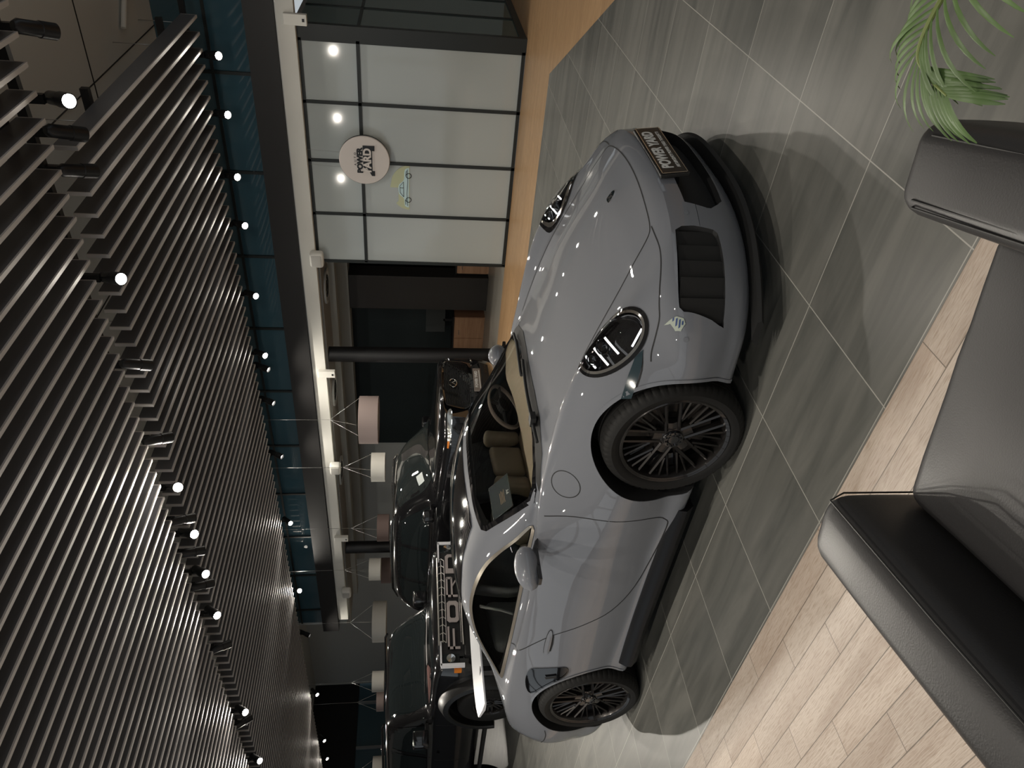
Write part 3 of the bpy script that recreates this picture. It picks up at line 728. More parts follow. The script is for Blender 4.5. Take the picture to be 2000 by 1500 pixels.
# cabin hollow
cr = []
for x in [-.42-.06*i for i in range(39)]:
    f = {}
    i0 = min(range(len(st)), key=lambda q: abs(st[q]-x)); Rg = rings[i0+nose_n]
    zc = max(p[2] for p in Rg)
    def at_y(yy): return min((p for p in Rg if p[1] > 0 and p[2] > .8), key=lambda p: abs(p[1]-yy))[2]
    Kx = pchip(*zip(*sorted([(k[0], k[11]) for k in K])))(x); Kz = pchip(*zip(*sorted([(k[0], k[12]) for k in K])))(x); kt = pchip(*zip(*sorted([(k[0], k[9]) for k in K])))(x); kzt = pchip(*zip(*sorted([(k[0], k[10]) for k in K])))(x)
    half = [(.0, .36), (.62, .36), (.70, .6), (min(kt-.035, .70), kzt-.02), (Kx-.04, Kz-.05), (Kx*.55, zc-.05), (.0, zc-.042)]
    sw = A911(x)
    cr.append([(x - sw*(abs(y)/.9)**2.87, y, z) for y, z in half+[(-y, z) for y, z in reversed(half[1:-1])]])
cabin = MB().rings(cr, 0, False, True, True).build('cutter', m_seam)
side_win = [(-.80, .905), (-.95, .985), (-1.10, 1.062), (-1.28, 1.128), (-1.5, 1.168), (-1.75, 1.178), (-1.98, 1.142), (-2.16, 1.082), (-2.32, 1.012), (-2.42, .962), (-2.445, .945), (-2.42, .936), (-2.2, .932), (-1.8, .922), (-1.4, .912), (-1.0, .905)]
sw_s = cat(side_win, 4, True)
ws_top = [(-.33, 0), (-.335, .15), (-.35, .3), (-.40, .45), (-.47, .58), (-.56, .665), (-.63, .685), (-.75, .645), (-.90, .595), (-1.01, .56), (-1.035, .53), (-1.02, .4), (-.985, .2), (-.97, 0)]
ws_poly = ws_top + [(x, -y) for x, y in reversed(ws_top[1:-1])]
swc = [MB().prism(sw_s, 'y', s*.45, s*1.1).build('cutter', m_seam) for s in (-1, 1)]
wsc = MB().prism(ws_poly, 'z', .80, 1.5).build('cutter', m_seam)
# front recesses
intake = [(.545, .458), (.572, .470), (.70, .474), (.79, .470), (.818, .452), (.832, .37), (.842, .295), (.835, .272), (.70, .272), (.575, .285), (.556, .305), (.543, .38)]
def in_poly_cut(poly, depth):   # recess along -x behind the skin, from a front-view polygon (y,z)
    return [MB().prism([(s*y, z) for y, z in poly], 'x', .35, 1.4).build('cutter', m_seam) for s in (-1, 1)]
cpoly = [(-.42, .405), (-.30, .412), (.30, .412), (.42, .405), (.45, .30), (.40, .225), (-.40, .225), (-.45, .30)]
icut = []
def zspan(poly, y):
    zs = []
    for k in range(len(poly)):
        (a, za), (b, zb) = poly[k], poly[(k+1) % len(poly)]
        if (a-y)*(b-y) <= 0 and a != b: zs.append(za+(zb-za)*(y-a)/(b-a))
    return min(zs), max(zs)
def front_cut(poly, y0, y1, n, dep, s=1):
    rg_ = []
    for k in range(n+1):
        y = lerp(y0, y1, k/n); lo, hi = zspan(poly, y)
        if hi-lo < .02: lo, hi = (lo+hi)/2-.01, (lo+hi)/2+.01
        xb = project(B911, FRONT, s*y, (lo+hi)/2, 0).x-dep
        rg_.append([(1.3, s*y, lo), (1.3, s*y, hi), (xb, s*y, hi), (xb, s*y, lo)])
    return MB().rings(rg_, 0, False, True, True).build('cutter', m_seam)
ip_ = cat(intake, 3, True); ya_, yb_ = min(p[0] for p in ip_)+.001, max(p[0] for p in ip_)-.001
for s in (-1, 1): icut.append(front_cut(ip_, ya_, yb_, 22, .10, s))
icut.append(front_cut(cpoly, -.449, .449, 30, .07))
# headlamp hollows: ellipse across a plane facing the front corner
def hl_frame(s):
    c = V((.465, s*.735, .708)); lng = V((-.405, -s*.085, .200)).normalized(); d = V((-.58, -s*.52, -.62)).normalized()
    u = (lng - d*lng.dot(d)).normalized(); v = d.cross(u).normalized()
    return (tuple(c), tuple(u), tuple(v), tuple(d))
def ell(a, b, n=40, ox=0, oy=0): return [(ox+a*math.cos(2*PI*i/n)*(1.0+.0*math.sin(2*PI*i/n)), oy+b*math.sin(2*PI*i/n)) for i in range(n)]
hcut = []
for s in (-1, 1):
    fr = hl_frame(s); o, u, v, d = [V(q) for q in fr]; a_, b_ = .196, .112
    vs0 = [tuple(o+u*x+v*y-d*.5) for x, y in ell(a_, b_)]; vs1 = [tuple(project(B911, fr, x*.92, y*.9, 0)+d*.085) for x, y in ell(a_, b_)]; n = len(vs0)
    q = MB(); q.add(vs0+vs1, [tuple(range(n)), tuple(reversed(range(n, 2*n)))]+[(j, (j+1) % n, n+(j+1) % n, n+j) for j in range(n)]); hcut.append(q.build('cutter', m_seam))
do_bool(body, cut+[cabin]+swc+[wsc]+icut+hcut)
body.parent = CAR
body.data.materials.clear(); body.data.materials.append(m_paint); body.data.materials.append(m_seam)
# faces not on the outer skin turn black
for p in body.data.polygons:
    loc, nrm, idx, dist = B911.find_nearest(p.center)
    p.material_index = 1 if (dist > .006 or p.center.z < .13) else 0
body.data.shade_smooth(); body.data.set_sharp_from_angle(angle=R(30))
# wheels
wf = make_tyre_rim(FZ, .245, .262); place_wheel(wf, CAR, 0, -.775, FZ)
wr = make_tyre_rim(RZ, .30, .275); place_wheel(wr, CAR, -2.45, -.765, RZ)
w2 = copy_tree(wf); place_wheel(w2, CAR, 0, .775, FZ, True); w2.rotation_euler = (0, 0, PI)
w3 = copy_tree(wr); place_wheel(w3, CAR, -2.45, .765, RZ, True)
# glass
def glassy(name, fr, poly, off, step=.05, m=None, th=.0):
    return patch(name, B911, fr, poly, off, m or m_glass, CAR, step)
patch('windscreen', B911, TOP, ws_poly, -.006, m_glass, CAR, .05, label='clear windscreen')
g1 = patch('side_window', B911, SIDE_N, sw_s, -.008, m_glass, CAR, .05)
g2 = patch('side_window', B911, SIDE_F, sw_s, -.008, m_glass, CAR, .05)
# windscreen black band and wipers
mb = MB(); wsd = dens(ws_poly, .03, True)
ribbon(mb, B911, TOP, [p for p in wsd], .03, .002, True); mb.build('windscreen_seal', m_gloss, CAR)
pil = [(-.56, -.72), (-.50, -.66), (-.62, -.62), (-.72, -.62), (-.83, -.60), (-.82, -.63), (-.70, -.69), (-.62, -.72)]
mb = MB()
for pth in ([(-.36, -.52), (-.335, -.30), (-.31, -.05), (-.30, .1)], [(-.335, .0), (-.35, .3), (-.40, .50)]):
    pp = [project(B911, TOP, x, y, .022) for x, y in cat(pth, 4)]; mb.tube(pp, .009, n=8)
mb.box((-.36, -.40, .90), (-.30, -.34, .93)); mb.build('wiper', m_plastic, CAR)
cw = [(-.27, .0), (-.275, .2), (-.30, .4), (-.38, .58), (-.50, .68), (-.55, .69), (-.46, .585), (-.39, .45), (-.34, .3), (-.325, 0)]
patch('cowl', B911, TOP, cw+[(x, -y) for x, y in reversed(cw[1:-1])], .003, m_plastic, CAR, .04)
# black roof panel and rear glass
rp = [(-1.05, .0), (-1.06, .2), (-1.09, .40), (-1.12, .455), (-1.3, .47), (-1.6, .475), (-1.85, .47), (-1.95, .44), (-1.96, .2), (-1.96, 0)]
patch('roof_panel', B911, TOP, rp+[(x, -y) for x, y in reversed(rp[1:-1])], .004, m_gloss, CAR, .05, label='gloss black roof panel')
rg = [(-2.02, 0), (-2.02, .38), (-2.10, .45), (-2.4, .42), (-2.62, .36), (-2.68, .25), (-2.70, 0)]
patch('rear_window', B911, TOP, rg+[(x, -y) for x, y in reversed(rg[1:-1])], .003, m_dglass, CAR, .05)
# window surrounds
for fr in (SIDE_N, SIDE_F):
    mb = MB(); ribbon(mb, B911, fr, sw_s, .017, .004, True); mb.build('window_trim', m_trimb, CAR, label='pale metal window surround')
def gap3(pts, nm): mb = MB(); ribbon3(mb, B911, cat(pts, 6), .006, .0012); mb.build(nm, m_seam, CAR)
def gap(fr, pth, nm): mb = MB(); ribbon(mb, B911, fr, pth, .006, .0012); mb.build(nm, m_seam, CAR)
# panel gaps
mb = MB()
door = cat([(-.64, .868), (-.575, .72), (-.545, .53), (-.55, .33), (-.58, .245), (-.64, .222), (-.88, .232), (-1.2, .275), (-1.42, .38), (-1.55, .53), (-1.67, .69), (-1.78, .79), (-1.90, .875), (-1.95, .915)], 4)
for fr in (SIDE_N, SIDE_F): gap(fr, dens(door, .03), 'door_gap')
hood = cat([(-.30, .63), (-.10, .60), (.2, .565), (.5, .53), (.72, .485), (.835, .435), (.89, .30), (.92, .15), (.925, 0)], 5)
hd = [(-.30, .63, .87), (-.10, .60, .83), (.2, .565, .78), (.5, .535, .70), (.70, .51, .64), (.84, .49, .60), (.895, .455, .585), (.93, .30, .555), (.95, .15, .545), (.955, 0, .54)]
gap3(hd+[(x, -y, z) for x, y, z in reversed(hd[:-1])], 'hood_gap')
bl = [(.835, .46), (.80, .56), (.73, .66), (.66, .72)]
for s in (-1, 1):
    gap3([(.90, s*.46, .585), (.885, s*.56, .588), (.855, s*.671, .597), (.79, s*.76, .602), (.712, s*.83, .606), (.63, s*.895, .612), (.52, s*.92, .600), (.47, s*.92, .580)], 'bumper_gap')
for fr in (SIDE_N, SIDE_F):
    gap(fr, dens(cat([(.47, .580), (.40, .574), (.30, .590)], 3), .02), 'bumper_side_gap')
    gap(fr, dens(cat([(-2.80, .62), (-2.9, .60), (-3.05, .60), (-3.25, .61)], 3), .02), 'rear_bumper_gap')
cap = [(-.38+.105*math.cos(t), -.80+.0*t) for t in (0,)]
capf = ((-.375, -.81, .78), (1, 0, 0), (0, -.55, .83), (0, .83, -.55))
mb = MB(); fr = ((-.375, -.81, .80), (1, 0, 0), tuple(V((0, .62, .78)).normalized()), tuple(V((0, .78, -.62)).normalized()))
ribbon(mb, B911, fr, ell(.085, .078, 36), .005, .0012, True); mb.build('fuel_flap', m_seam, CAR)
mb = MB(); ribbon(mb, B911, FRONT, [(-.60+.011*math.cos(t), .43+.011*math.sin(t)) for t in [2*PI*i/16 for i in range(16)]], .002, .001, True)
# hood ridges (raised creases)
# headlamps
for s in (-1, 1):
    fr = hl_frame(s); o, u, v, d = [V(q) for q in fr]
    mb = MB(); ribbon(mb, B911, fr, ell(.195, .110, 48), .016, .004, True); hr = mb.build('headlamp', m_gloss, CAR, label='oval headlamp in a black ring')
    mb = MB(); ribbon(mb, B911, fr, ell(.180, .096, 48), .012, .007, True); mb.build('lamp_ring', m_chrome, hr)
    q = MB()
    def P(x, y, z): return tuple(project(B911, fr, x, y, 0)+d*(.062-z))
    up_ = (-1 if s < 0 else 1)
    rg_ = [[P(x*f, y*f, z) for x, y in ell(.186, .103, 36)] for f, z in ((1.0, .058), (.96, .02), (.7, .0), (.3, .0), (.02, .0))]
    q.rings(rg_, 0, True, True, False)
    q.build('lamp_bowl', m_gloss, hr)
    q = MB()
    for x, y, rr in ((.045, .012, .036), (.118, -.002, .030)):
        n = d.normalized(); M = Matrix.Translation(P(x, y, -.012)) @ (-n).to_track_quat('Z', 'Y').to_matrix().to_4x4()
        q.lathe([(rr, .0), (rr, .045), (rr*.9, .05), (rr*.75, .046)], M, 28)
        q.lathe([(rr*.75, .044), (rr*.5, .056), (0, .061)], M, 24)
    q.build('projector', m_gloss, hr, smoothall=True)
    q = MB()
    for x, y0, y1 in ((.012, -.055, .035), (.082, -.065, .03), (.14, -.04, .03)):
        q.tube([P(x-.012, y0, .04), P(x, y1, .05)], .0055, n=8)
    q.tube([P(-.15, -.035, .05), P(-.07, -.068, .05)], .005, n=8)
    q.build('light_bars', m_lensw, hr)
    patch('lamp_lens', B911, fr, ell(.180, .096, 44), .006, mat('lens_glass', (1, 1, 1), .0, trans=1.0, ior=1.2), hr, .03, dome=(.012, .04))
# emblem
fr = TOP; p0 = project(B911, TOP, .80, 0, .002)
q = MB(); c_ = project(B911, TOP, .80, 0, .0); n_ = (project(B911, TOP, .80, 0, .01)-c_).normalized()
Mf = frame(tuple(c_), (0, 1, 0), tuple(V((-1, 0, 0)) - n_*V((-1, 0, 0)).dot(n_)))
crest = cat([(0, -.033), (.018, -.02), (.023, .005), (.022, .026), (0, .031), (-.022, .026), (-.023, .005), (-.018, -.02)], 3, True)
eb = MB().prism(crest, 'z', -.002, .004, M=Mf).build('hood_badge', m_chrome, CAR)
q = MB(); q.box((-.006, -.006, .0035), (.006, .012, .0055), M=Mf); q.box((-.018, .010, .0035), (-.009, .022, .0055), M=Mf); q.box((.009, .010, .0035), (.018, .022, .0055), M=Mf); q.box((-.017, -.012, .0035), (-.009, -.003, .0055), M=Mf); q.box((.009, -.012, .0035), (.017, -.003, .0055), M=Mf); q.build('badge_fields', m_seam, eb)
# front details: louvres, splitter, plate, parking drl, camera bar
for s in (-1, 1):
    lv = MB()
    ys = [.552, .610, .668, .725, .780, .832]
    for i in range(5):
        ya, yb = ys[i], ys[i+1]; xa = project(B911, FRONT, s*(ya+.0), .38, 0).x; xb = project(B911, FRONT, s*yb, .38, 0).x
        x0 = min(xa, xb)-.012
        vs = [(xa-.020, s*ya, .270), (xb-.038, s*(yb-.006), .270), (xb-.038, s*(yb-.006), .462), (xa-.020, s*ya, .462)]
        bk = [(x-.012, y, z) for x, y, z in vs]
        top = [(xa-.06, s*ya, .470), (xb-.085, s*(yb-.006), .470)]
        lv.add(vs+bk, [(0, 1, 2, 3), (7, 6, 5, 4), (0, 3, 7, 4), (1, 5, 6, 2), (3, 2, 6, 7), (0, 4, 5, 1)])
    lv.build('intake_louvres', m_plastic, CAR)
sp = MB()
n = 40; ring = []
def edge(y, dx, z): 
    yy = max(-.87, min(.87, y)); return (1.03-.40*(abs(yy)/.9)**2.87+dx, yy, z)
yy = [-.86+1.72*i/n for i in range(n+1)]
rr4 = []
for y in yy: rr4.append([edge(y, -.10, .135), edge(y, -.015, .135), edge(y, -.005, .118), edge(y, -.02, .105), edge(y, -.14, .10)])
sp.rings(rr4, 0, True, True, True); sp.build('front_splitter', m_plastic, CAR, smoothall=True)
gm = MB()
for i in range(7): gm.box((.90, -.36, .225+.013*i), (.925, .36, .229+.013*i))
gm.build('lower_grille', m_plastic, CAR)
# plate holder and plate
PL = MB(); PL.prism([(-.26, -.055), (.26, -.055), (.26, .055), (-.26, .055)], 'x', 0, .01)
Mp = Matrix.Translation((1.038, 0, .415)) @ Matrix.Rotation(R(-8), 4, 'Y')
pl = MB().box((-.012, -.268, -.066), (.006, .268, .066), M=Mp).box((-.06, -.24, -.03), (-.01, .24, .05), M=Mp).build('plate_holder', m_plate, CAR, bevel=.004)
MB().box((.006, -.260, -.057), (.009, .260, .057), M=Mp).build('plate', m_plate, pl, bevel=.002)
tb = MB()
for a, b_ in (((.0095, -.262, -.058), (.011, .262, -.055)), ((.0095, -.262, .055), (.011, .262, .058)), ((.0095, -.262, -.058), (.011, -.259, .058)), ((.0095, .259, -.058), (.011, .262, .058))): tb.box(a, b_, M=Mp)
tb.build('plate_border', m_trimb, pl)
Mt = Mp @ frame((.0098, 0, .014), (0, 1, 0), (0, 0, 1))
text('plate_lettering', 'POWER YARD', .068, m_pltxt, Mt, pl, .0008, .0022, .98, shear=.12)
Mt = Mp @ frame((.0098, 0, -.034), (0, 1, 0), (0, 0, 1))
text('plate_small_lettering', 'ARTURGENTY POWER YARD TOGLIATTI', .022, m_pltxt, Mt, pl, .0005, .0003, 1.02)
# side marker light on the front bumper, film sticker, parking sensors
for fr in (SIDE_N, SIDE_F):
    patch('side_marker', B911, fr, [(.485, .578), (.44, .606), (.36, .624), (.245, .640), (.262, .600), (.34, .588), (.42, .576)], .004, mat('marker_smoke', (.018, .034, .042), .1, coat=1), CAR, .02)
st1 = patch('film_sticker', B911, FRONT, [(-.815, .515), (-.826, .495), (-.848, .475), (-.856, .455), (-.846, .440), (-.834, .447), (-.822, .475)], .003, mat('sticker_pale', (.36, .40, .34), .35), CAR, .006)
qm = MB()
for (ya, za), (yb, zb) in (((-.826, .486), (-.820, .486)), ((-.840, .474), (-.826, .474)), ((-.848, .462), (-.832, .462)), ((-.846, .451), (-.838, .451))):
    ribbon(qm, B911, FRONT, [(ya, za), ((ya+yb)/2, za), (yb, zb)], .006, .004)
qm.build('sticker_lettering', mat('sticker_navy', (.02, .05, .16), .4), st1)
for y, z in ((-.875, .43), (-.48, .41), (.48, .41), (.875, .43)):
    c_ = project(B911, FRONT, y, z, .0005); n_ = (project(B911, FRONT, y, z, .02)-c_).normalized(); MB().cyl(c_, c_+n_*.0015, .011, n=18).build('parking_sensor', m_paint, CAR)
# door handles
for s, fr in ((-1, SIDE_N), (1, SIDE_F)):
    hp = cat([(-1.62, .715), (-1.66, .728), (-1.76, .735), (-1.855, .733), (-1.875, .718), (-1.84, .703), (-1.74, .699), (-1.66, .702)], 3, True)
    patch('door_handle', B911, fr, hp, .007, m_paint, CAR, .02, dome=(.006, .012))
    mb = MB(); ribbon(mb, B911, fr, hp, .005, .0035, True); ribbon(mb, B911, fr, [(-1.68, .696), (-1.76, .692), (-1.84, .698)], .014, .002); mb.build('handle_recess', m_seam, CAR)
# rear quarter air inlet
for fr in (SIDE_N, SIDE_F):
    ip = cat([(-2.315, .775), (-2.25, .800), (-2.15, .808), (-2.06, .790), (-2.03, .73), (-2.005, .65), (-1.99, .585), (-2.03, .560), (-2.09, .585), (-2.15, .645), (-2.23, .705), (-2.30, .745)], 3, True)
    iv = patch('side_air_inlet', B911, fr, ip, .003, m_gloss, CAR, .02)
    mb = MB(); ribbon(mb, B911, fr, ip, .010, .006, True); mb.build('inlet_lip', m_gloss, iv)
    patch('inlet_vane', B911, fr, [(-2.07, .63), (-2.09, .625), (-2.12, .69), (-2.10, .70)], .012, m_plastic, iv, .015)
# skirts
for s in (-1, 1):
    sk = MB(); rg_ = []
    for i in range(26):
        x = -.50-1.50*i/25; bulge = .012+.02*max(0, (i-18)/7)
        rg_.append([(x, s*(.845+bulge), .225), (x, s*(.872+bulge), .185), (x, s*(.876+bulge), .150), (x, s*(.84+bulge), .108), (x, s*.76, .108), (x, s*.76, .225)])
    sk.rings(rg_, 0, True, True, True); sk.build('side_skirt', m_skirt, CAR, smoothall=True)
# wheel-arch lips
for fr, in ((SIDE_N,), (SIDE_F,)):
    for x0, z0, r_, a0, a1 in ((0, FZ, FR+.007, -28, 205), (-2.45, RZ, RR_+.007, -25, 212)):
        mb = MB(); ribbon(mb, B911, fr, [(x0+r_*math.cos(R(a)), z0+r_*math.sin(R(a))) for a in range(a0, a1, 4)], .016, .004)
        mb.build('arch_lip', m_paint, CAR)
# door mirrors
for s in (-1, 1):
    rg_ = []
    for i in range(13):
        t = i/12; yl = s*(.815+.235*t); f = math.sin(PI*min(1, max(.0, t*.96+.06)))**.42; 
        hx = .086*f*(1-.10*t); hz = .070*f; cxm = -.885-.035*t; czm = .952-.012*t
        rg_.append([(cxm + (hx*math.cos(a) if math.cos(a) > 0 else hx*.45*math.cos(a)), yl, czm+hz*math.sin(a)) for a in [2*PI*j/24 for j in range(24)]])
    mr = MB().rings(rg_, 0, True, True, True).build('door_mirror', m_paint, CAR)
    q = MB(); q.box((-.90, s*.83, .884), (-.84, s*1.03, .908)); q.rings([[(-.82, s*.77, .875), (-.93, s*.77, .875), (-.93, s*.80, .90), (-.82, s*.80, .90)], [(-.85, s*.89, .90), (-.92, s*.89, .90), (-.92, s*.89, .935), (-.85, s*.89, .935)]], 0, False)
    q.build('mirror_foot', m_gloss, mr, bevel=.006)
    MB().cyl((-.925, s*.93, .948), (-.930, s*.93, .948), .055, n=32).build('mirror_glass', m_chrome, mr)
# rear wing raised
wg = MB(); rg_ = []
for i in range(25):
    y = -.62+1.24*i/24; e_ = 1-(abs(y)/.64)**5*.5; x0 = -2.86-.10*(abs(y)/.62)**2; c_ = .37*e_
    zt = 1.03-.02*(abs(y)/.62)**2
    rg_.append([(x0, y, zt), (x0-c_*.5, y, zt+.012), (x0-c_, y, zt+.035), (x0-c_, y, zt+.02), (x0-c_*.5, y, zt-.012), (x0, y, zt-.012)])
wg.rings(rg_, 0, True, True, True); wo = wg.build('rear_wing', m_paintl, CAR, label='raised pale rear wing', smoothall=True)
q = MB()
for s in (-1, 1): q.box((-3.0, s*.36-.02, .84), (-2.93, s*.36+.02, 1.03)); 
q.build('wing_strut', m_gloss, wo)
patch('engine_grille', B911, TOP, [(-2.74, -.42), (-3.02, -.46), (-3.02, .46), (-2.74, .42)], .004, m_plastic, CAR, .05)
patch('tail_light', B911, ((0, 0, 0), (0, 1, 0), (0, 0, 1), (1, 0, 0)), [(-.80, .70), (.80, .70), (.80, .735), (-.80, .735)], .004, mat('tail_red', (.25, .01, .01), .1, coat=1), CAR, .03)
# interior
q = MB(); rg_ = []
for i in range(21):
    y = -.66+1.32*i/20; b_ = .10*(abs(y)/.66)**2.4
    hump = .035*math.exp(-((y-.36)/.16)**2)
    rg_.append([(-.36-b_, y, .845), (-.40-b_, y, .885), (-.56-b_*.8, y, .900+hump*.7), (-.64-b_*.5, y, .885+hump), (-.67-b_*.4, y, .84), (-.64-b_*.4, y, .70), (-.5, y, .60)])
q.rings(rg_, 0, True, True, True); q.build('dashboard', m_beige, CAR, smoothall=True, label='beige dashboard top')
q = MB().box((-.72, -.60, .62), (-.66, .60, .83)); q.build('dash_front', m_dleath, CAR, bevel=.01)
q = MB(); c_ = V((-.93, .36, .86)); ax = V((-.86, 0, .42)).normalized(); e1 = V((0, 1, 0)); e2 = ax.cross(e1)
q.tube([c_+e1*.178*math.cos(2*PI*i/40)+e2*.178*math.sin(2*PI*i/40) for i in range(40)], .0145, n=10, closed=True)
sw_o = q.build('steering_wheel', mat('wheel_tan', (.20, .15, .12), .5), CAR, smoothall=True)
q = MB()
for a in (0, 180, 270): q.tube([c_+(e1*math.cos(R(a))+e2*math.sin(R(a)))*.04, c_+(e1*math.cos(R(a))+e2*math.sin(R(a)))*.17], .013, n=8)
q.cyl(c_-ax*.02, c_+ax*.02, .055, n=24); q.build('steering_hub', m_dleath, sw_o, smoothall=True)
for s in (-1, 1):
    y0 = s*.36
    se = rbox('seat', (-1.52, y0-.25, .40), (-1.02, y0+.25, .56), .06, m_beige if s > 0 else m_dleath, CAR)
    rg_ = []
    for i in range(9):
        t = i/8; w_ = .24-.03*t-.09*max(0, t-.62)/.38; z = .52+.66*t; x = -1.50-.20*t
        rg_.append([(x+.06, y0-w_*.8, z), (x+.09, y0-w_, z), (x+.04, y0-w_*1.02, z), (x-.06, y0-w_*.8, z), (x-.06, y0+w_*.8, z), (x+.04, y0+w_*1.02, z), (x+.09, y0+w_, z), (x+.06, y0+w_*.8, z)])
    MB().rings(rg_, 0, True, True, True).build('backrest', m_dleath, se)
    for e_ in (-1, 1): rbox('bolster', (-1.52, y0+e_*.20-.045, .56), (-1.40, y0+e_*.20+.045, .86), .04, m_beige, se)
    rbox('backrest_cushion', (-1.50, y0-.12, .56), (-1.425, y0+.12, .84), .035, m_beige, se, M=None)
rbox('rear_seat', (-2.25, -.56, .50), (-1.95, .56, .70), .06, m_gleath, CAR)
rbox('rear_backrest', (-2.36, -.54, .68), (-2.22, -.08, .95), .05, m_gleath, CAR); rbox('rear_backrest', (-2.36, .08, .68), (-2.22, .54, .95), .05, m_gleath, CAR)
q = MB()
for s in (-1, 1): q.tube([(-1.72, s*.60, 1.12), (-1.76, s*.585, .98), (-1.80, s*.62, .80), (-1.82, s*.66, .6)], .012, n=6)
q.build('seat_belt', m_gleath, CAR)
q = MB(); q.box((-1.06, -.10, 1.145), (-1.03, .10, 1.195)); q.build('interior_mirror', m_trimb, CAR, bevel=.01)
# card in the windscreen
CD = empty('display_card', (-3.19, 2.80, 1.00), label='dark information card standing behind the windscreen of the grey sports car', cat='card')
u_ = V((.06, .95, -.0)).normalized(); v_ = V((-.80, .05, .60)); Mc = frame((0, 0, .03), u_, v_) @ Matrix.Scale(1.15, 4)
MB().box((-.10, -.075, -.002), (.10, .075, .002), M=Mc).build('card', mat('card_dark', (.04, .05, .055), .3), CD)
q = MB()
for a, b_ in (((-.101, -.077, 0), (.101, -.074, .004)), ((.098, -.077, 0), (.101, .077, .004)), ((-.101, -.077, 0), (-.098, .077, .004)), ((-.101, .074, 0), (.101, .077, .004))): q.box(a, b_, M=Mc)
q.build('card_frame', m_chrome, CD)
q = MB()
for i in range(4): q.box((-.045, -.028+.010*i, .0022), (.03-.008*(i % 2), -.025+.010*i, .003), M=Mc)
q.build('card_text_lines', mat('print_orange', (.5, .33, .2), .5), CD)
text('card_logo_lettering', 'PY', .024, m_pltxt, Mc @ Matrix.Translation((0, -.056, .003)), CD, .0003, .001)
# ---------------------------------------------------------------- the boxy black off-roader
m_arch = mat('arch_black', (.010, .010, .010), .35)
m_blk = mat('black_paint', (.008, .008, .009), .12, coat=1.0)
OR = empty('off_roader', (-9.02, 6.0, 0), label='boxy black off-road vehicle with FORD lettering on its grille and wide wheel arches', cat='car')
OR.scale = (1.02, 1.08, 1.055)
KB = [(.0, .72, .6, .80, .76, .86, .84, .86, 1.06, .74, 1.13, .4, 1.135, 1.14),
      (-.04, .60, .7, .88, .68, .93, .84, .915, 1.09, .80, 1.16, .45, 1.17, 1.175),
      (-.15, .55, .75, .92, .66, .95, .84, .925, 1.12, .84, 1.18, .48, 1.19, 1.20),
      (-1.25, .48, .78, .93, .60, .955, .84, .93, 1.15, .86, 1.215, .5, 1.235, 1.25),
      (-1.45, .48, .78, .93, .60, .955, .84, .93, 1.15, .875, 1.225, .76, 1.33, 1.37),
      (-1.85, .48, .78, .93, .60, .955, .84, .93, 1.15, .88, 1.225, .725, 1.70, 1.755),
      (-2.1, .48, .78, .93, .60, .955, .84, .93, 1.15, .88, 1.225, .72, 1.79, 1.83),
      (-4.3, .50, .78, .93, .62, .955, .84, .93, 1.15, .88, 1.225, .72, 1.80, 1.85),
      (-4.55, .55, .75, .92, .65, .94, .84, .92, 1.13, .87, 1.20, .73, 1.72, 1.78),
      (-4.62, .6, .7, .88, .7, .90, .84, .88, 1.1, .83, 1.18, .70, 1.6, 1.7)]
stB = [0, -.015, -.03, -.05, -.08, -.12]+[-.18-.06*i for i in range(74)]+[-4.59, -4.62]
rgB, _ = loft_body(KB, cols, [(0, .06), (-.5, .03), (-1.2, .05), (-1.8, .05), (-2.5, 0), (-4.6, 0)], stB, per=6, k=.36, smooth_n=1)
mbB = solid_from(rgB); BB = bvh_of(mbB); bo = mbB.build('body', [m_blk, m_seam])
WX, WZ, WR = -.92, .43, .43
do_bool(bo, [wheel_well(WX, WZ, .53, -1.3, -.5), wheel_well(WX, WZ, .53, .5, 1.3), wheel_well(WX-2.95, WZ, .53, -1.3, -.5), wheel_well(WX-2.95, WZ, .53, .5, 1.3)])
bo.parent = OR; bo.data.materials.clear(); bo.data.materials.append(m_blk); bo.data.materials.append(m_seam)
for p in bo.data.polygons:
    loc, nrm, idx, dist = BB.find_nearest(p.center); p.material_index = 1 if dist > .006 else 0
bo.data.shade_smooth(); bo.data.set_sharp_from_angle(angle=R(35))
wb = make_tyre_rim(WR, .30, .225, 'box'); place_wheel(wb, OR, WX, -.88, WZ)
w2 = copy_tree(wb); place_wheel(w2, OR, WX-2.95, -.88, WZ)
w2 = copy_tree(wb); place_wheel(w2, OR, WX, .88, WZ, True); w2 = copy_tree(wb); place_wheel(w2, OR, WX-2.95, .88, WZ, True)
for s in (-1, 1):
    for cx_ in (WX, WX-2.95):
        rg_ = []
        for a in range(-12, 193, 6):
            c, sn_ = math.cos(R(a)), math.sin(R(a)); k = 1.0
            def q_(r, y): return (cx_+c*r, s*y, WZ+.02+sn_*r*1.0)
            rg_.append([q_(.53, .90), q_(.52, 1.045), q_(.535, 1.06), q_(.60, 1.05), q_(.66, .955), q_(.66, .92)])
        MB().rings(rg_, 0, True, True, True).build('wheel_arch', m_arch, OR, smoothall=True)
    MB().box((-1.55, s*.93-.0, .42), (-3.3, s*1.04, .47)).build('side_step', m_plastic, OR, bevel=.012)
    mr = rbox('door_mirror', (-1.72, s*.98, 1.22), (-1.58, s*1.20, 1.44), .03, m_blk, OR)
    MB().box((-1.68, s*.88, 1.22), (-1.62, s*1.0, 1.27)).build('mirror_foot', m_plastic, mr)
    hz = MB().tube([(-.25, s*.80, 1.19), (-.5, s*.80, 1.215), (-.55, s*.80, 1.21)], .012).build('fender_loop', m_blk, OR)
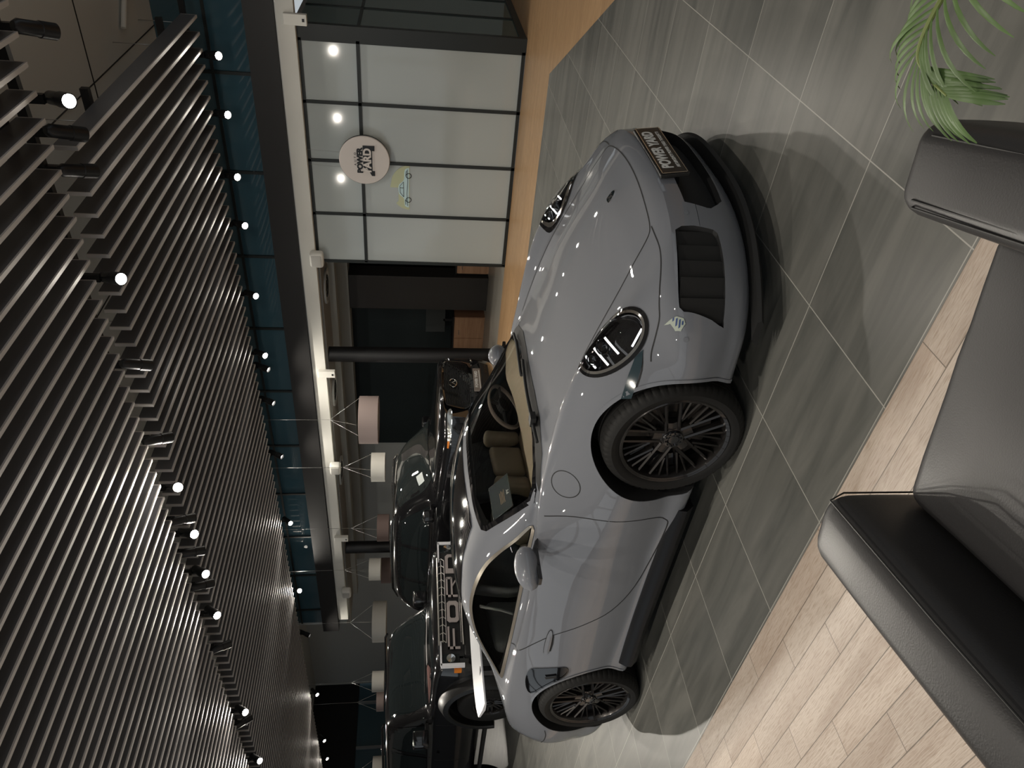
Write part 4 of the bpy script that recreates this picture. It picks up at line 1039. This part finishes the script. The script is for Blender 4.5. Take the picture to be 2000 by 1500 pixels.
# grille
gr = MB().box((.0, -.80, .80), (.012, .80, 1.12)).build('grille', m_seam, OR)
q = MB()
for z in (1.115, .805): q.tube([(.03, -.66, z), (.035, 0, z), (.03, .66, z)], .012, n=8)
for y in [-.62+.113*i for i in range(12)]: q.tube([(.022, y, 1.02), (.024, y+.03, 1.06), (.024, y, 1.11)], .006, n=6)
for z in (1.02, 1.065, .83): q.tube([(.024, -.62, z), (.026, .62, z)], .005, n=6)
q.build('grille_mesh', m_steel, gr, smoothall=True)
Mt = lambda y, z: frame((.032, y, z), (0, 1, 0), (0, 0, 1))
ZL = .925; m_let = mat('letter_pale', (.34, .30, .29), .4)
for ch, y in zip('FORD', (-.56, -.187, .187, .56)):
    q = MB(); t = .030; w = .155; h = .078
    def bar(a, b_, c, d): q.box((.028, y+a, ZL+b_), (.042, y+c, ZL+d))
    if ch == 'F': bar(-w, -h, -w+t, h); bar(-w, h-t*.8, w, h); bar(-w, -.014, w*.8, .012)
    else:
        pts_o = {'O': [(-w, -h+.03), (-w+.03, -h), (w-.03, -h), (w, -h+.03), (w, h-.03), (w-.03, h), (-w+.03, h), (-w, h-.03)], 'D': [(-w, -h), (w-.035, -h), (w, -h+.035), (w, h-.035), (w-.035, h), (-w, h)]}
        if ch in pts_o:
            po = pts_o[ch]; cxp = sum(p[0] for p in po)/len(po); pi_ = [(cxp+(a-cxp)*.62, b_*.50) for a, b_ in po]; n = len(po)
            vs = [(.028, y+a, ZL+b_) for a, b_ in po]+[(.028, y+a, ZL+b_) for a, b_ in pi_]+[(.042, y+a, ZL+b_) for a, b_ in po]+[(.042, y+a, ZL+b_) for a, b_ in pi_]
            fs = []
            for j in range(n):
                k = (j+1) % n; fs += [(2*n+j, 2*n+k, 3*n+k, 3*n+j), (j, k, 2*n+k, 2*n+j), (n+j, n+k, 3*n+k, 3*n+j)]
            q.add(vs, fs)
        else:
            bar(-w, -h, -w+t, h); bar(-w, h-t*.8, w-.01, h); bar(-w, -.012, w-.01, .012); bar(w-t, 0, w, h-.008); q.prism([(y+.0, ZL-.01), (y+.035, ZL-.01), (y+w, ZL-h), (y+w-.035, ZL-h)], 'x', .028, .042)
    q.build('grille_letter', m_let, gr)
for s in (-1, 1):
    hl = MB().box((-.03, s*.76, .86), (.015, s*.90, 1.08)).build('headlamp', m_dglass, OR, bevel=.012)
    q = MB(); q.box((.0, s*.60, 1.085), (.03, s*.925, 1.105)); q.box((-.02, s*.90, .80), (.03, s*.94, 1.10)); q.build('running_light', mat('running_light', (.75, .75, .78), .3), hl)
    MB().box((-.10, s*.925, .84), (-.03, s*.965, .93)).build('turn_signal', m_amber, hl)
    q = MB(); q.lathe([(.055, 0), (.055, .012), (.04, .01), (0, .004)], frame((.015, s*.83, .97), (0, 1, 0), (0, 0, 1)), 24); q.build('projector', m_chrome, hl, smoothall=True)
bp = MB().box((-.12, -.93, .44), (.16, .93, .66)).box((.10, -.45, .66), (.17, .45, .74)).box((-.15, -.80, .66), (.03, .80, .80)).build('bumper', m_plastic, OR, bevel=.03)
MB().box((.16, -.28, .50), (.172, .28, .62)).build('number_plate', m_plate, bp)
MB().box((.172, -.26, .52), (.174, .26, .60)).build('plate_face', mat('plate_pale', (.45, .46, .5), .4), bp)
for s in (-1, 1): MB().cyl((.15, s*.55, .55), (.175, s*.55, .55), .05, n=24).build('fog_lamp', m_lensw, bp)
# glass
wsB = cat([(-1.335, -.74), (-1.30, -.4), (-1.29, 0), (-1.30, .4), (-1.335, .74), (-1.6, .73), (-1.93, .665), (-1.92, 0), (-1.93, -.665), (-1.6, -.73)], 1, True)
patch('windscreen', BB, TOP, wsB, .003, m_dglass, OR, .08)
for s, fr in ((-1, SIDE_N), (1, SIDE_F)):
    for nm, poly in (('side_window', [(-1.72, 1.26), (-1.98, 1.70), (-2.62, 1.74), (-2.66, 1.24)]), ('side_window', [(-2.76, 1.24), (-2.74, 1.74), (-3.45, 1.75), (-3.5, 1.24)]), ('rear_side_window', [(-3.6, 1.24), (-3.57, 1.75), (-4.35, 1.73), (-4.40, 1.26)])):
        w_ = patch(nm, BB, fr, poly, .003, m_dglass, OR, .08)
        mb = MB(); ribbon(mb, BB, fr, dens(poly, .1, True), .022, .006, True); mb.build('window_trim', m_blk, w_)
    mb = MB()
    for pth in ([(-1.55, .60), (-1.58, 1.2)], [(-2.70, .60), (-2.70, 1.2)], [(-1.55, .60), (-3.3, .60)]): ribbon(mb, BB, fr, dens(pth, .08), .008, .002)
    mb.build('door_gaps', m_seam, OR)
    patch('door_handle', BB, fr, [(-2.42, 1.05), (-2.42, 1.09), (-2.62, 1.09), (-2.62, 1.05)], .02, m_blk, OR, .05)
patch('hood_decal', BB, TOP, [(-.62, -.62), (-.70, -.80), (-1.22, -.80), (-1.22, -.30), (-1.12, -.30)], .003, mat('decal_pink', (.42, .22, .20), .3, coat=1), OR, .08, label='pale pink graphic on the hood')
patch('hood_decal', BB, TOP, [(-1.14, -.25), (-1.14, .55), (-1.24, .55), (-1.24, -.25)], .004, mat('decal_white', (.55, .53, .52), .3, coat=1), OR, .08, label='whitish graphic on the hood')
MB().tube([(-1.34, -.6, 1.27), (-1.30, -.2, 1.27), (-1.30, .1, 1.27)], .010).build('wiper', m_plastic, OR)
for s in (-1, 1):
    q = MB(); q.tube([(-2.0, s*.70, 1.84), (-2.1, s*.70, 1.87), (-4.2, s*.70, 1.89), (-4.3, s*.70, 1.85)], .018); q.build('roof_rail', m_blk, OR, smoothall=True)

# ---------------------------------------------------------------- the big black suv
SU = empty('suv', (-7.18, 8.72, 0), label='large glossy black SUV with a mesh grille and silver roof rails behind the sports car', cat='car')
KS = [(.0, .50, .5, .66, .60, .72, .70, .70, .98, .58, 1.08, .3, 1.10, 1.11),
      (-.03, .34, .62, .82, .48, .88, .68, .84, 1.00, .66, 1.11, .35, 1.135, 1.145),
      (-.12, .26, .72, .92, .42, .955, .68, .91, 1.02, .74, 1.14, .40, 1.165, 1.175),
      (-.4, .24, .78, .96, .40, .99, .72, .955, 1.06, .80, 1.17, .44, 1.20, 1.215),
      (-1.2, .24, .80, .965, .38, .995, .78, .975, 1.10, .86, 1.21, .5, 1.25, 1.27),
      (-1.5, .24, .80, .965, .38, .99, .78, .97, 1.11, .89, 1.22, .70, 1.30, 1.34),
      (-2.0, .24, .80, .965, .38, .985, .78, .965, 1.12, .90, 1.23, .70, 1.66, 1.71),
      (-2.35, .24, .80, .965, .38, .985, .78, .965, 1.12, .90, 1.23, .69, 1.78, 1.84),
      (-3.2, .24, .80, .965, .38, .99, .80, .97, 1.13, .90, 1.24, .69, 1.83, 1.89),
      (-4.6, .26, .80, .965, .40, .99, .80, .97, 1.14, .90, 1.25, .68, 1.79, 1.86),
      (-5.1, .34, .76, .92, .46, .95, .80, .93, 1.12, .87, 1.22, .68, 1.60, 1.70),
      (-5.28, .42, .7, .84, .50, .88, .78, .86, 1.08, .80, 1.16, .62, 1.35, 1.45)]
stS = [0, -.01, -.02, -.035, -.055, -.08, -.12, -.17, -.23, -.3]+[-.36-.07*i for i in range(70)]+[-5.27, -5.28]
rgS, _ = loft_body(KS, cols, [(0, .30), (-.4, .26), (-1.2, .16), (-1.9, .14), (-2.6, 0), (-4.6, 0), (-5.28, -.15)], stS, per=6, k=.42, smooth_n=2)
mbS = solid_from(rgS); BS = bvh_of(mbS); so = mbS.build('body', [m_blk, m_seam])
SX, SZ = -.98, .40
do_bool(so, [wheel_well(SX, SZ, .44, -1.3, -.6), wheel_well(SX, SZ, .44, .6, 1.3), wheel_well(SX-3.07, SZ, .44, -1.3, -.6), wheel_well(SX-3.07, SZ, .44, .6, 1.3)])
so.parent = SU; so.data.materials.clear(); so.data.materials.append(m_blk); so.data.materials.append(m_seam)
for p in so.data.polygons:
    loc, nrm, idx, dist = BS.find_nearest(p.center); p.material_index = 1 if dist > .006 else 0
so.data.shade_smooth(); so.data.set_sharp_from_angle(angle=R(35))
wb = make_tyre_rim(.40, .275, .28, 'box'); place_wheel(wb, SU, SX, -.845, SZ)
for x, y, l in ((SX-3.07, -.845, False), (SX, .845, True), (SX-3.07, .845, True)): place_wheel(copy_tree(wb), SU, x, y, SZ, l)
gp = cat([(-.50, .70), (-.30, .675), (0, .67), (.30, .675), (.50, .70), (.55, .85), (.53, 1.0), (.48, 1.06), (.2, 1.085), (-.2, 1.085), (-.48, 1.06), (-.53, 1.0), (-.55, .85)], 2, True)
g_ = patch('grille', BS, FRONT, gp, .004, m_seam, SU, .05)
mb = MB(); ribbon(mb, BS, FRONT, gp, .022, .012, True); mb.build('grille_frame', m_gloss, g_)
mb = MB(); ribbon(mb, BS, FRONT, [p for p in gp if p[0] > .45 and p[1] > .76], .022, .016); mb.build('chrome_strip', m_trimb, g_)
q = MB()
for i in range(15):
    z = .70+.025*i
    hw = .52
    q.tube([project(BS, FRONT, y+.02, z+.006*(1 if k % 2 else -1), .012) for k, y in enumerate([-hw+.052*j for j in range(20)])], .0045, n=5)
q.build('grille_mesh', m_gloss, g_, smoothall=True)
c_ = project(BS, FRONT, 0, .93, .03)
q = MB(); q.tube([(c_.x, .095*math.sin(2*PI*i/28), c_.z+.058*math.cos(2*PI*i/28)) for i in range(2, 27)][::-1], .009, n=8)
q.tube([(c_.x, -.05, c_.z-.05), (c_.x+.004, 0, c_.z+.02), (c_.x, .05, c_.z-.05)], .009, n=8); q.build('emblem', m_chrome, g_, smoothall=True)
for s in (-1, 1):
    hp = cat([(s*.58, .99), (s*.62, 1.03), (s*.74, 1.04), (s*.86, 1.035), (s*.93, 1.02), (s*.90, .98), (s*.76, .965), (s*.62, .965)], 2, True)
    h_ = patch('headlamp', BS, FRONT, hp, .006, mat('lamp_silver_'+str(s+1), (.55, .55, .52), .12, .8), SU, .03)
    q = MB(); ribbon(q, BS, FRONT, [(s*.62, .972), (s*.76, .972), (s*.90, .985)], .012, .012); q.build('light_bar', m_lensw, h_)
    patch('turn_signal', BS, SIDE_N if s < 0 else SIDE_F, [(-.44, 1.0), (-.44, 1.03), (-.56, 1.035), (-.56, 1.01)], .006, m_amber, h_, .03)
    fp = [(s*.62, .42), (s*.66, .58), (s*.82, .60), (s*.84, .46)]
    f_ = patch('air_inlet', BS, FRONT, fp, .004, m_seam, SU, .04)
    q = MB(); q.tube([project(BS, FRONT, s*.60, .61, .01), project(BS, FRONT, s*.74, .63, .01), project(BS, FRONT, s*.88, .62, .01)], .010); q.build('inlet_strip', m_chrome, f_)
    rl = MB().tube([(-2.35, s*.70, 1.815), (-2.5, s*.715, 1.875), (-3.2, s*.715, 1.905), (-4.4, s*.705, 1.885), (-4.7, s*.69, 1.80)], [.016, .022, .024, .022, .014]).build('roof_rail', m_chrome, SU, smoothall=True, label='silver roof rail')
    mr = rbox('door_mirror', (-1.98, s*1.0, 1.20), (-1.86, s*1.22, 1.38), .04, m_blk, SU)
    MB().box((-1.95, s*.90, 1.20), (-1.89, s*1.02, 1.25)).build('mirror_foot', m_gloss, mr)
    MB().box((-1.5, s*.95, .27), (-3.6, s*1.03, .31)).build('running_board', m_plastic, SU, bevel=.01)
lg = patch('lower_grille', BS, FRONT, [(-.46, .36), (.46, .36), (.50, .50), (.44, .63), (-.44, .63), (-.50, .50)], .004, m_plastic, SU, .05)
q = MB()
for y in [-.40+.05*i for i in range(17)]:
    if abs(y) > .16: q.tube([project(BS, FRONT, y, .40, .008), project(BS, FRONT, y, .60, .008)], .005, n=5)
q.build('grille_bars', m_gloss, lg)
xs_ = project(BS, FRONT, 0, .56, 0).x
pl2 = MB().box((xs_-.005, -.27, .50), (xs_+.02, .27, .615)).build('number_plate', mat('plate_grey', (.20, .17, .15), .4), SU, bevel=.004)
text('plate_lettering', 'POWER YARD', .062, m_pltxt, frame((xs_+.022, 0, .570), (0, 1, 0), (0, 0, 1)), pl2, .001, .002, 1.0)
MB().box((xs_+.02, -.22, .515), (xs_+.0225, .22, .525)).build('plate_underline', m_pltxt, pl2)
wsS = [(-1.42, -.76), (-1.36, -.4), (-1.34, 0), (-1.36, .4), (-1.42, .76), (-1.8, .74), (-2.22, .66), (-2.20, 0), (-2.22, -.66), (-1.8, -.74)]
patch('windscreen', BS, TOP, wsS, .003, mat('windscreen_smoke', (.018, .022, .022), .02, spec=.9), SU, .08)
patch('paper_card', BS, TOP, [(-1.62, -.62), (-1.62, -.42), (-1.74, -.42), (-1.74, -.62)], .006, mat('paper_pale', (.42, .46, .45), .5), SU, .05, label='pale paper behind the windscreen')
for fr in (SIDE_N, SIDE_F):
    for nm, poly in (('side_window', [(-1.95, 1.27), (-2.30, 1.62), (-2.50, 1.75), (-3.02, 1.78), (-3.04, 1.27)]), ('side_window', [(-3.12, 1.27), (-3.10, 1.78), (-3.95, 1.78), (-4.0, 1.28)]), ('rear_side_window', [(-4.08, 1.28), (-4.04, 1.77), (-4.62, 1.72), (-4.85, 1.50), (-4.80, 1.32)])):
        patch(nm, BS, fr, poly, .003, m_dglass, SU, .08)
    mb = MB()
    for pth in ([(-1.62, .40), (-1.70, .9), (-1.72, 1.2)], [(-3.06, .40), (-3.06, 1.22)], [(-4.05, .9), (-4.03, 1.24)]): ribbon(mb, BS, fr, dens(pth, .08), .008, .002)
    mb.build('door_gaps', m_seam, SU)
    mb = MB(); ribbon(mb, BS, fr, dens([(-1.9, 1.225), (-3.2, 1.235), (-4.9, 1.27)], .1), .018, .006); mb.build('window_strip', m_chrome, SU)
    for x in (-2.75, -3.85): patch('door_handle', BS, fr, [(x, 1.03), (x, 1.06), (x-.2, 1.06), (x-.2, 1.03)], .02, m_chrome, SU, .05)

# ---------------------------------------------------------------- black leather armchair in the foreground
m_lea = mat('armchair_leather', (.028, .027, .028), .42, spec=.5, bump=(260, .35, .0012))
rz = math.atan2(.25, .968)
AC = empty('armchair', (0, 0, 0), rz, label='black leather armchair in the foreground, its back to the viewer', cat='armchair')
def cushion(name, x0, x1, y0, y1, z0, z1, r, parent=AC, sag=0.0, crown=0.0, taper=0.0, lab=None):
    """rounded upholstered block with a gentle crown"""
    bm = bmesh.new(); bmesh.ops.create_cube(bm, size=1)
    for v in bm.verts:
        v.co = V((lerp(x0, x1, v.co.x+.5), lerp(y0, y1, v.co.y+.5), lerp(z0, z1, v.co.z+.5)))
    bmesh.ops.bevel(bm, geom=list(bm.edges), offset=r, segments=5, profile=.5, affect='EDGES')
    bmesh.ops.subdivide_edges(bm, edges=[e for e in bm.edges if e.calc_length() > .12], cuts=6, use_grid_fill=True)
    cx_, cy_ = (x0+x1)/2, (y0+y1)/2
    for v in bm.verts:
        fx = max(0, 1-((v.co.x-cx_)/((x1-x0)/2))**2); fy = max(0, 1-((v.co.y-cy_)/((y1-y0)/2))**2)
        if v.co.z > (z0+z1)/2: v.co.z += crown*fx*fy
        rnd = math.sin(v.co.x*31+v.co.y*17)*math.sin(v.co.y*23+v.co.z*19)
        v.co += v.normal*rnd*sag
    me = bpy.data.meshes.new(name); bm.to_mesh(me); bm.free(); me.materials.append(m_lea); me.shade_smooth()
    o = bpy.data.objects.new(name, me); COL.objects.link(o); o.parent = parent
    return o
la = cushion('armrest', -1.065, -.885, .20, 1.325, .10, .615, .055, crown=.012, sag=.002)
ra = cushion('armrest', -.255, -.075, .20, 1.36, .10, .618, .045, crown=.010, sag=.002)
cushion('seat', -.885, -.255, .28, 1.275, .24, .45, .04, crown=.02, sag=.003)
cushion('seat_base', -.88, -.26, .30, 1.22, .10, .24, .02)
cushion('backrest', -1.06, -.08, -.02, .26, .10, .74, .07, crown=.01)
def seam(pts, par): MB().tube(pts, .0022, n=6).build('seam', m_dleath, par, smoothall=True)
seam([(-.905, 1.325, .15), (-.900, 1.320, .56), (-.896, 1.285, .614), (-.897, .9, .622), (-.900, .25, .620)], la)
seam([(-.238, 1.34, .15), (-.232, 1.335, .56), (-.236, 1.30, .616), (-.232, .9, .618), (-.232, .25, .618)], ra)
seam([(-.226, 1.34, .15), (-.220, 1.338, .56), (-.222, 1.30, .619), (-.218, .9, .621), (-.218, .25, .621)], ra)
seam([(-.105, 1.34, .15), (-.100, 1.335, .56), (-.104, 1.30, .616), (-.108, .9, .618), (-.108, .25, .618)], ra)
for x, y in ((-1.0, 1.24), (-.14, 1.26), (-1.0, .06), (-.14, .06)): MB().cyl((x, y, 0), (x, y, .11), .02, .028, n=16).build('leg', m_steel, AC, smoothall=True)

# ---------------------------------------------------------------- palm at the right edge
m_leaf = mat('palm_leaf', (.085, .145, .045), .45, var=((9, 9, 9), .35)); m_stem = mat('palm_stem', (.16, .20, .06), .5)
PM = empty('potted_palm', (.22, 1.22, 0), label='potted palm whose green fronds reach in over the armchair', cat='plant')
MB().lathe([(0, 0), (.13, 0), (.17, .30), (.175, .31), (.16, .31), (.15, .27), (0, .27)], n=40).build('pot', mat('pot_grey', (.1, .1, .1), .6), PM, smoothall=True)
MB().lathe([(0, .27), (.15, .27)], n=30).build('soil', mat('soil', (.03, .02, .015), .9), PM)
def frond(path, n, L0, L1, side_tilt=0.0, w=.0040, droop=.5, start=.25, lf=1, rt=1):
    P = [V(p)-V((.22, 1.22, 0)) for p in cat(path, 8)]
    st_ = MB().tube(P, [lerp(.006, .0018, i/(len(P)-1)) for i in range(len(P))], n=8).build('frond', m_stem, PM, smoothall=True)
    lb_ = MB(); N_ = len(P)-1
    for i in range(n):
        t = start+(1-start)*i/(n-1); k = min(N_-1, int(t*N_)); f = t*N_-k
        p = P[k].lerp(P[k+1], f); d = (P[k+1]-P[k]).normalized(); sd = d.cross(V((0, 0, 1))).normalized(); upv = sd.cross(d)
        L = lerp(L0, L1, t)*(1+random.uniform(-.08, .08))
        for s in ((-1,) if not rt else (1,) if not lf else (-1, 1)):
            out = (sd*s*(1-.5*t) + d*(.30+.75*t) + upv*.10).normalized(); q = []; wv = out.cross(upv).normalized()
            cur = p.copy(); dr = out.copy(); A_ = []; B_ = []; C_ = []
            for j in range(9):
                ww = w*math.sin(PI*min(1, (j+.9)/9.3))**.7 if j < 8 else .0006
                wv = dr.cross(V((0, 0, 1)))
                wv = wv.normalized() if wv.length > 1e-3 else sd
                nn = dr.cross(wv).normalized()
                A_.append(cur+wv*ww-nn*ww*.25*0); B_.append(cur-wv*ww); C_.append(cur+nn*(-ww*.35))
                cur = cur+dr*(L/8); dr = (dr+V((0, 0, -droop*.10*(1+j*.25)))+V((random.uniform(-.02, .02), random.uniform(-.02, .02), 0))).normalized()
            vs = A_+C_+B_; fs = []
            for j in range(8): fs += [(j, j+1, 10+j, 9+j), (9+j, 10+j, 19+j, 18+j)]
            lb_.add(vs, fs, 0, True)
    lb_.build('leaflets', m_leaf, st_)
frond([(.22, 1.22, .28), (.12, 1.16, .60), (-.05, 1.06, .80), (-.17, 1.03, .85), (-.238, 1.03, .852), (-.262, 1.0, .845), (-.275, .955, .835)], 24, .19, .085, droop=.9, start=.35)
frond([(.22, 1.22, .28), (.16, 1.10, .60), (.04, .96, .78), (-.06, .90, .82), (-.13, .87, .81)], 22, .20, .10, droop=1.2, start=.3)
frond([(.22, 1.22, .28), (.30, 1.3, .66), (.34, 1.42, .86), (.30, 1.6, .86)], 16, .18, .08, droop=.8)
frond([(.22, 1.22, .28), (.34, 1.15, .62), (.50, 1.10, .80), (.66, 1.10, .74)], 16, .18, .08, droop=.8)
frond([(.22, 1.22, .28), (.24, 1.05, .66), (.28, .85, .85), (.30, .66, .78)], 16, .18, .08, droop=.8)
